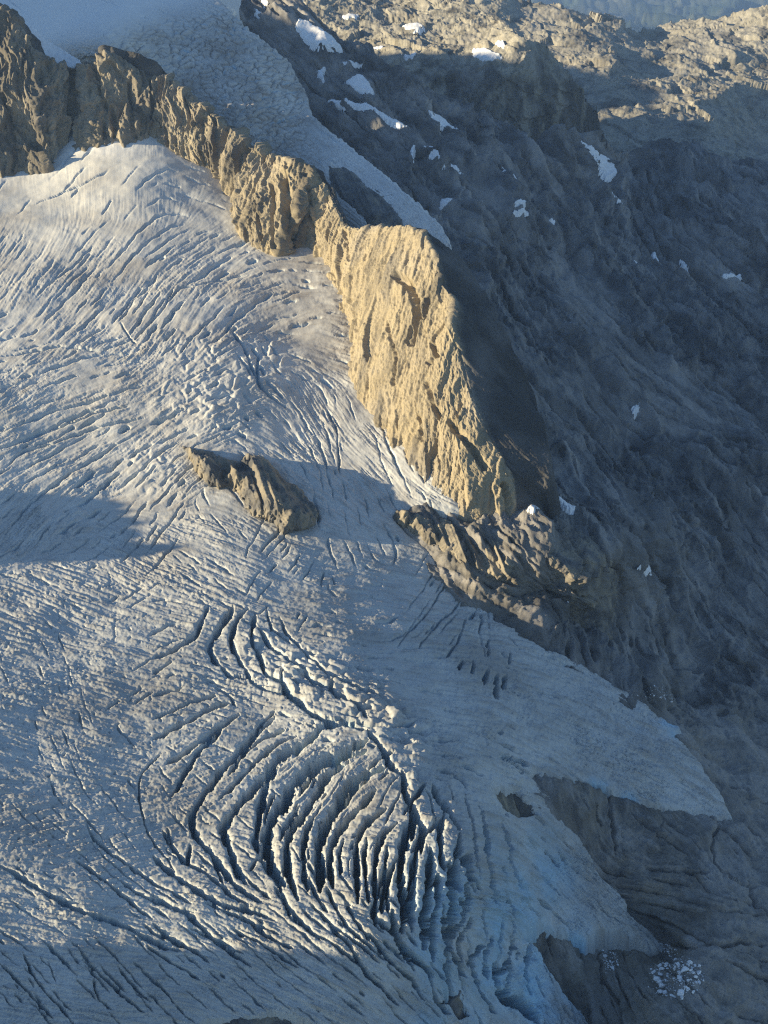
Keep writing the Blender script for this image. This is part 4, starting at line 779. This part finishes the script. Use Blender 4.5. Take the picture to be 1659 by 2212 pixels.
PATCHES = [
(WALL_, [(645,45),(665,52),(690,75),(720,95),(743,122),(715,128),(690,130),(672,115),(655,95),(640,70)], "large ragged snow patch below the skyline, right of the upper glacier top"),
(WALL_, [(550,22),(562,32),(573,47),(560,45),(551,35)], "small snow wedge by the upper glacier edge, nearest the top left of the dark slope"),
(WALL_, [(563,0),(575,0),(582,18),(572,15)], "thin snow strip running out of view above the upper glacier edge"),
(WALL_, [(685,155),(705,147),(700,165),(705,195),(695,180),(685,170)], "upright hook-shaped snow patch left of a flat white one"),
(WALL_, [(743,178),(780,174),(795,187),(811,205),(800,210),(765,198),(752,190)], "bright flat snow patch like a leaf, below a thin snow dash"),
(WALL_, [(741,147),(765,141),(783,140),(770,148),(750,153)], "thin snow dash just above the bright leaf-shaped patch"),
(WALL_, [(707,225),(730,225),(770,240),(800,250),(830,260),(860,268),(890,290),(870,285),(830,271),(790,257),(740,239),(715,236)], "long thin slanting snow band beside the upper glacier"),
(WALL_, [(915,252),(940,250),(955,258),(970,275),(981,295),(960,288),(935,280),(922,265)], "broad greyish snow triangle right of the long slanting band"),
(WALL_, [(884,325),(893,318),(896,335),(893,352),(886,342)], "short upright snow sliver next to the longer broken streak"),
(WALL_, [(906,323),(925,335),(945,355),(965,358),(985,370),(999,383),(975,376),(950,374),(932,360),(918,342)], "broken snow streak slanting down just above the upper glacier tip"),
(WALL_, [(950,430),(962,436),(983,448),(965,450),(952,446)], "little snow triangle directly above the tip of the upper glacier"),
(WALL_, [(1089,462),(1105,459),(1121,467),(1108,471)], "upper of two short snow dashes lying one above the other"),
(WALL_, [(1090,475),(1110,474),(1124,481),(1108,482)], "lower of two short snow dashes lying one above the other"),
(WALL_, [(1174,477),(1190,478),(1209,484),(1195,488)], "thin lone snow dash right of the two stacked dashes"),
(PLAT, [(1020,105),(1045,107),(1065,115),(1085,118),(1075,130),(1055,138),(1035,130),(1022,120)], "snow patch on the shadow edge below the pale plateau rim"),
(PLAT, [(1073,92),(1090,94),(1098,105),(1085,108)], "small bluish snow spot near the end of the pale plateau"),
(PLAT, [(866,60),(885,53),(905,55),(920,65),(905,73),(880,71)], "sunlit snow patch on top of the pale plateau"),
(PLAT, [(866,122),(885,123),(905,119),(892,132),(876,131)], "snow scrap in shadow just under the sunlit plateau edge"),
(PLAT, [(736,38),(755,33),(778,37),(770,44),(745,45)], "sunlit snow scrap high on the left end of the plateau"),
(PLAT, [(795,102),(815,97),(835,101),(825,108),(800,108)], "sunlit snow scrap low on the plateau above the dark slope"),
(WALL_, [(1232,288),(1245,297),(1262,320),(1280,345),(1300,370),(1312,385),(1314,402),(1295,400),(1283,380),(1272,355),(1255,325)], "long narrow snow gully widening downward on the dark cliffs", ),
(WALL_, [(1062,380),(1085,400),(1105,428),(1107,440),(1088,424),(1070,402)], "faint grey snow streak in a groove of the dark slope"),
(WALL_, [(1300,440),(1310,433),(1325,447),(1336,460),(1318,458)], "snow triangle below the long snow gully"),
(WALL_, [(1410,537),(1418,535),(1425,548),(1427,565),(1418,562),(1412,550)], "upright snow tooth on the far side of the shaded slope"),
(WALL_, [(1366,564),(1375,561),(1386,567),(1373,573)], "tiny snow spot beside the upright snow tooth"),
(WALL_, [(1468,560),(1478,567),(1489,580),(1478,578)], "small slanting snow nick right of the snow tooth"),
(WALL_, [(1552,599),(1575,594),(1600,590),(1603,597),(1585,602),(1560,604)], "flat snow bar farthest to the right on the shaded slope"),
(WALL_, [(1389,751),(1398,744),(1403,750),(1395,761)], "lone snow speck in the middle of the shaded wall"),
(WALL_, [(1365,880),(1373,876),(1377,890),(1369,897)], "tiny upright snow speck on the wall below the middle speck"),
(WALL_, [(1183,1110),(1200,1101),(1225,1097),(1243,1112),(1240,1125),(1225,1131),(1205,1122)], "bright rounded snow patch on the ledge beside the end of the ridge"),
(WALL_, [(1133,1142),(1150,1129),(1167,1142),(1145,1148)], "small grey snow triangle against the foot of the ridge end"),
(WALL_, [(1362,1163),(1370,1158),(1382,1180),(1380,1200),(1394,1225),(1390,1243),(1374,1236),(1364,1222),(1380,1217),(1371,1190)], "crooked upright snow streak on the dark slope right of the lit knob"),
(WALL_, [(1194,1309),(1204,1310),(1205,1318),(1196,1319)], "tiny square snow speck under the low dark cliff"),
]
for src, poly, label in PATCHES: snow_patch(src, poly, label, group="snow patches on the rock slopes")
c = np.array([(50,52,2800),(62,62,2795),(150,142,2750),(180,142,2752),(130,105,2790),(30,20,2860),(90,140,2735)], float); d = rays(c[:, 0], c[:, 1]); sf = tps_fit(c[:, :2], d[:, 1] / c[:, 2])
sx = np.arange(20, 215, 1.3); sy = np.arange(20, 170, 1.3); _, _, SV = surf(sx, sy, lambda a, b: 1 / tps_eval(sf, a, b))
snow_patch((sx, sy, SV), [(52,52),(64,60),(76,62),(95,85),(130,105),(170,130),(184,146),(150,150),(110,143),(95,128),(72,100),(60,78)], "bright sunlit snow bank tucked behind the crest of the brown ridge", group="snow banks")

# ---------------------------------------------------------------- fallen ice blocks
def block_mesh(seed):
    r = random.Random(seed); bm = bmesh.new()
    for _ in range(16):
        v = Vector((r.gauss(0, 1), r.gauss(0, 1), r.gauss(0, .8))).normalized(); v = Vector((v.x * r.uniform(.8, 1.1), v.y * r.uniform(.7, 1), v.z * r.uniform(.55, .85))); bm.verts.new(v)
    g = bmesh.ops.convex_hull(bm, input=bm.verts[:]); bmesh.ops.delete(bm, geom=[e for e in g["geom_interior"] if isinstance(e, bmesh.types.BMVert)], context='VERTS')
    bmesh.ops.bevel(bm, geom=bm.edges[:], offset=.09, segments=2, affect='EDGES', profile=.6)
    me = bpy.data.meshes.new("ice_block"); bm.to_mesh(me); bm.free(); me.materials.append(SNOW); return me
BM = [block_mesh(k) for k in range(7)]
def block(px, py, size, label, group, rnd):
    p = sample(WALL_, np.array([px]), np.array([py]))[0, 0]
    o = bpy.data.objects.new("ice_block", rnd.choice(BM)); scene.collection.objects.link(o)
    o.location = (p[0], p[1], p[2] + size * .35); o.scale = (size * rnd.uniform(.8, 1.2), size * rnd.uniform(.7, 1.1), size * rnd.uniform(.7, 1.0))
    o.rotation_euler = (rnd.uniform(-.5, .5), rnd.uniform(-.5, .5), rnd.uniform(0, 6.28)); tag(o, label, "ice block", group); return o
r = random.Random(11)
def scatter(n, cx, cy, rx, ry, smin, smax, label, group, rot=0.0):
    for _ in range(n):
        a, q = r.uniform(0, 6.283), math.sqrt(r.random()); dx, dy = rx * q * math.cos(a), ry * q * math.sin(a)
        block(cx + dx * math.cos(rot) - dy * math.sin(rot), cy + dx * math.sin(rot) + dy * math.cos(rot), smin + (smax - smin) * r.random() ** 2.2, label, group, r)
scatter(70, 1462, 2120, 60, 42, 1.4, 4.6, "white ice block in the big pile fallen onto the bare rock slabs", "ice blocks in the big pile on the slabs", .25)
scatter(16, 1318, 2070, 14, 38, 1.2, 3.4, "white ice block in the narrow string of debris under the ice snout", "ice blocks in the narrow string of debris", -.35)
scatter(12, 1448, 2062, 34, 9, .7, 2.2, "white ice block strewn along the ice edge above the big pile", "ice blocks along the ice edge", .2)
scatter(14, 1412, 1508, 40, 14, .7, 2.4, "white ice block broken off beside the blue ice cliff of the right tongue", "ice blocks beside the blue ice cliff", .5)
for px, py, sz, lab in [(1481,2110,4.4,"largest rounded white ice block near the middle of the big pile"),(1509,2093,3.4,"white ice block at the outer right rim of the big pile"),(1452,2152,3.6,"white ice block low in the pile, beside the dark rock")]: block(px, py, sz, lab, "ice blocks in the big pile on the slabs", r)
bmr = bmesh.new()
for _ in range(520):
    a, q = r.uniform(0, 6.283), math.sqrt(r.random()); cx, cy, rx, ry = r.choice([(1460,2115,66,46),(1460,2115,60,40),(1318,2070,17,42),(1412,1508,44,16),(1430,2050,30,10)])
    p = sample(WALL_, np.array([cx + rx * q * math.cos(a)]), np.array([cy + ry * q * math.sin(a)]))[0, 0]; sz = r.uniform(.3, .8)
    m = bmesh.ops.create_icosphere(bmr, subdivisions=1, radius=sz)
    for v in m["verts"]: v.co = Vector((v.co.x * r.uniform(.6, 1.2), v.co.y * r.uniform(.6, 1.2), v.co.z * r.uniform(.5, 1))) + Vector((p[0], p[1], p[2] + sz * .4))
mr = bpy.data.meshes.new("ice_rubble"); bmr.to_mesh(mr); bmr.free(); mr.materials.append(SNOW); ro = bpy.data.objects.new("ice_rubble", mr); scene.collection.objects.link(ro)
tag(ro, "fine crushed white ice scattered between the fallen blocks", "ice rubble", None, "stuff")

# ---------------------------------------------------------------- haze
HZ = (-4500, 14000, -1500, 42000, CZ - 1800, CZ + 260)
bm = bmesh.new(); bmesh.ops.create_cube(bm, size=1.0)
for v in bm.verts: v.co = Vector((HZ[0] if v.co.x < 0 else HZ[1], HZ[2] if v.co.y < 0 else HZ[3], HZ[4] if v.co.z < 0 else HZ[5]))
hm = bpy.data.meshes.new("haze"); bm.to_mesh(hm); bm.free()
hmat = bpy.data.materials.new("haze"); hmat.use_nodes = True; nt = hmat.node_tree; nt.nodes.remove(nt.nodes["Principled BSDF"])
pv = nt.nodes.new("ShaderNodeVolumePrincipled"); pv.inputs["Color"].default_value = (.38, .60, 1, 1); pv.inputs["Density"].default_value = 2.1e-5; pv.inputs["Anisotropy"].default_value = .2
nt.links.new(pv.outputs[0], nt.nodes["Material Output"].inputs["Volume"]); hm.materials.append(hmat)
ho = bpy.data.objects.new("haze", hm); scene.collection.objects.link(ho); tag(ho, kind="stuff")
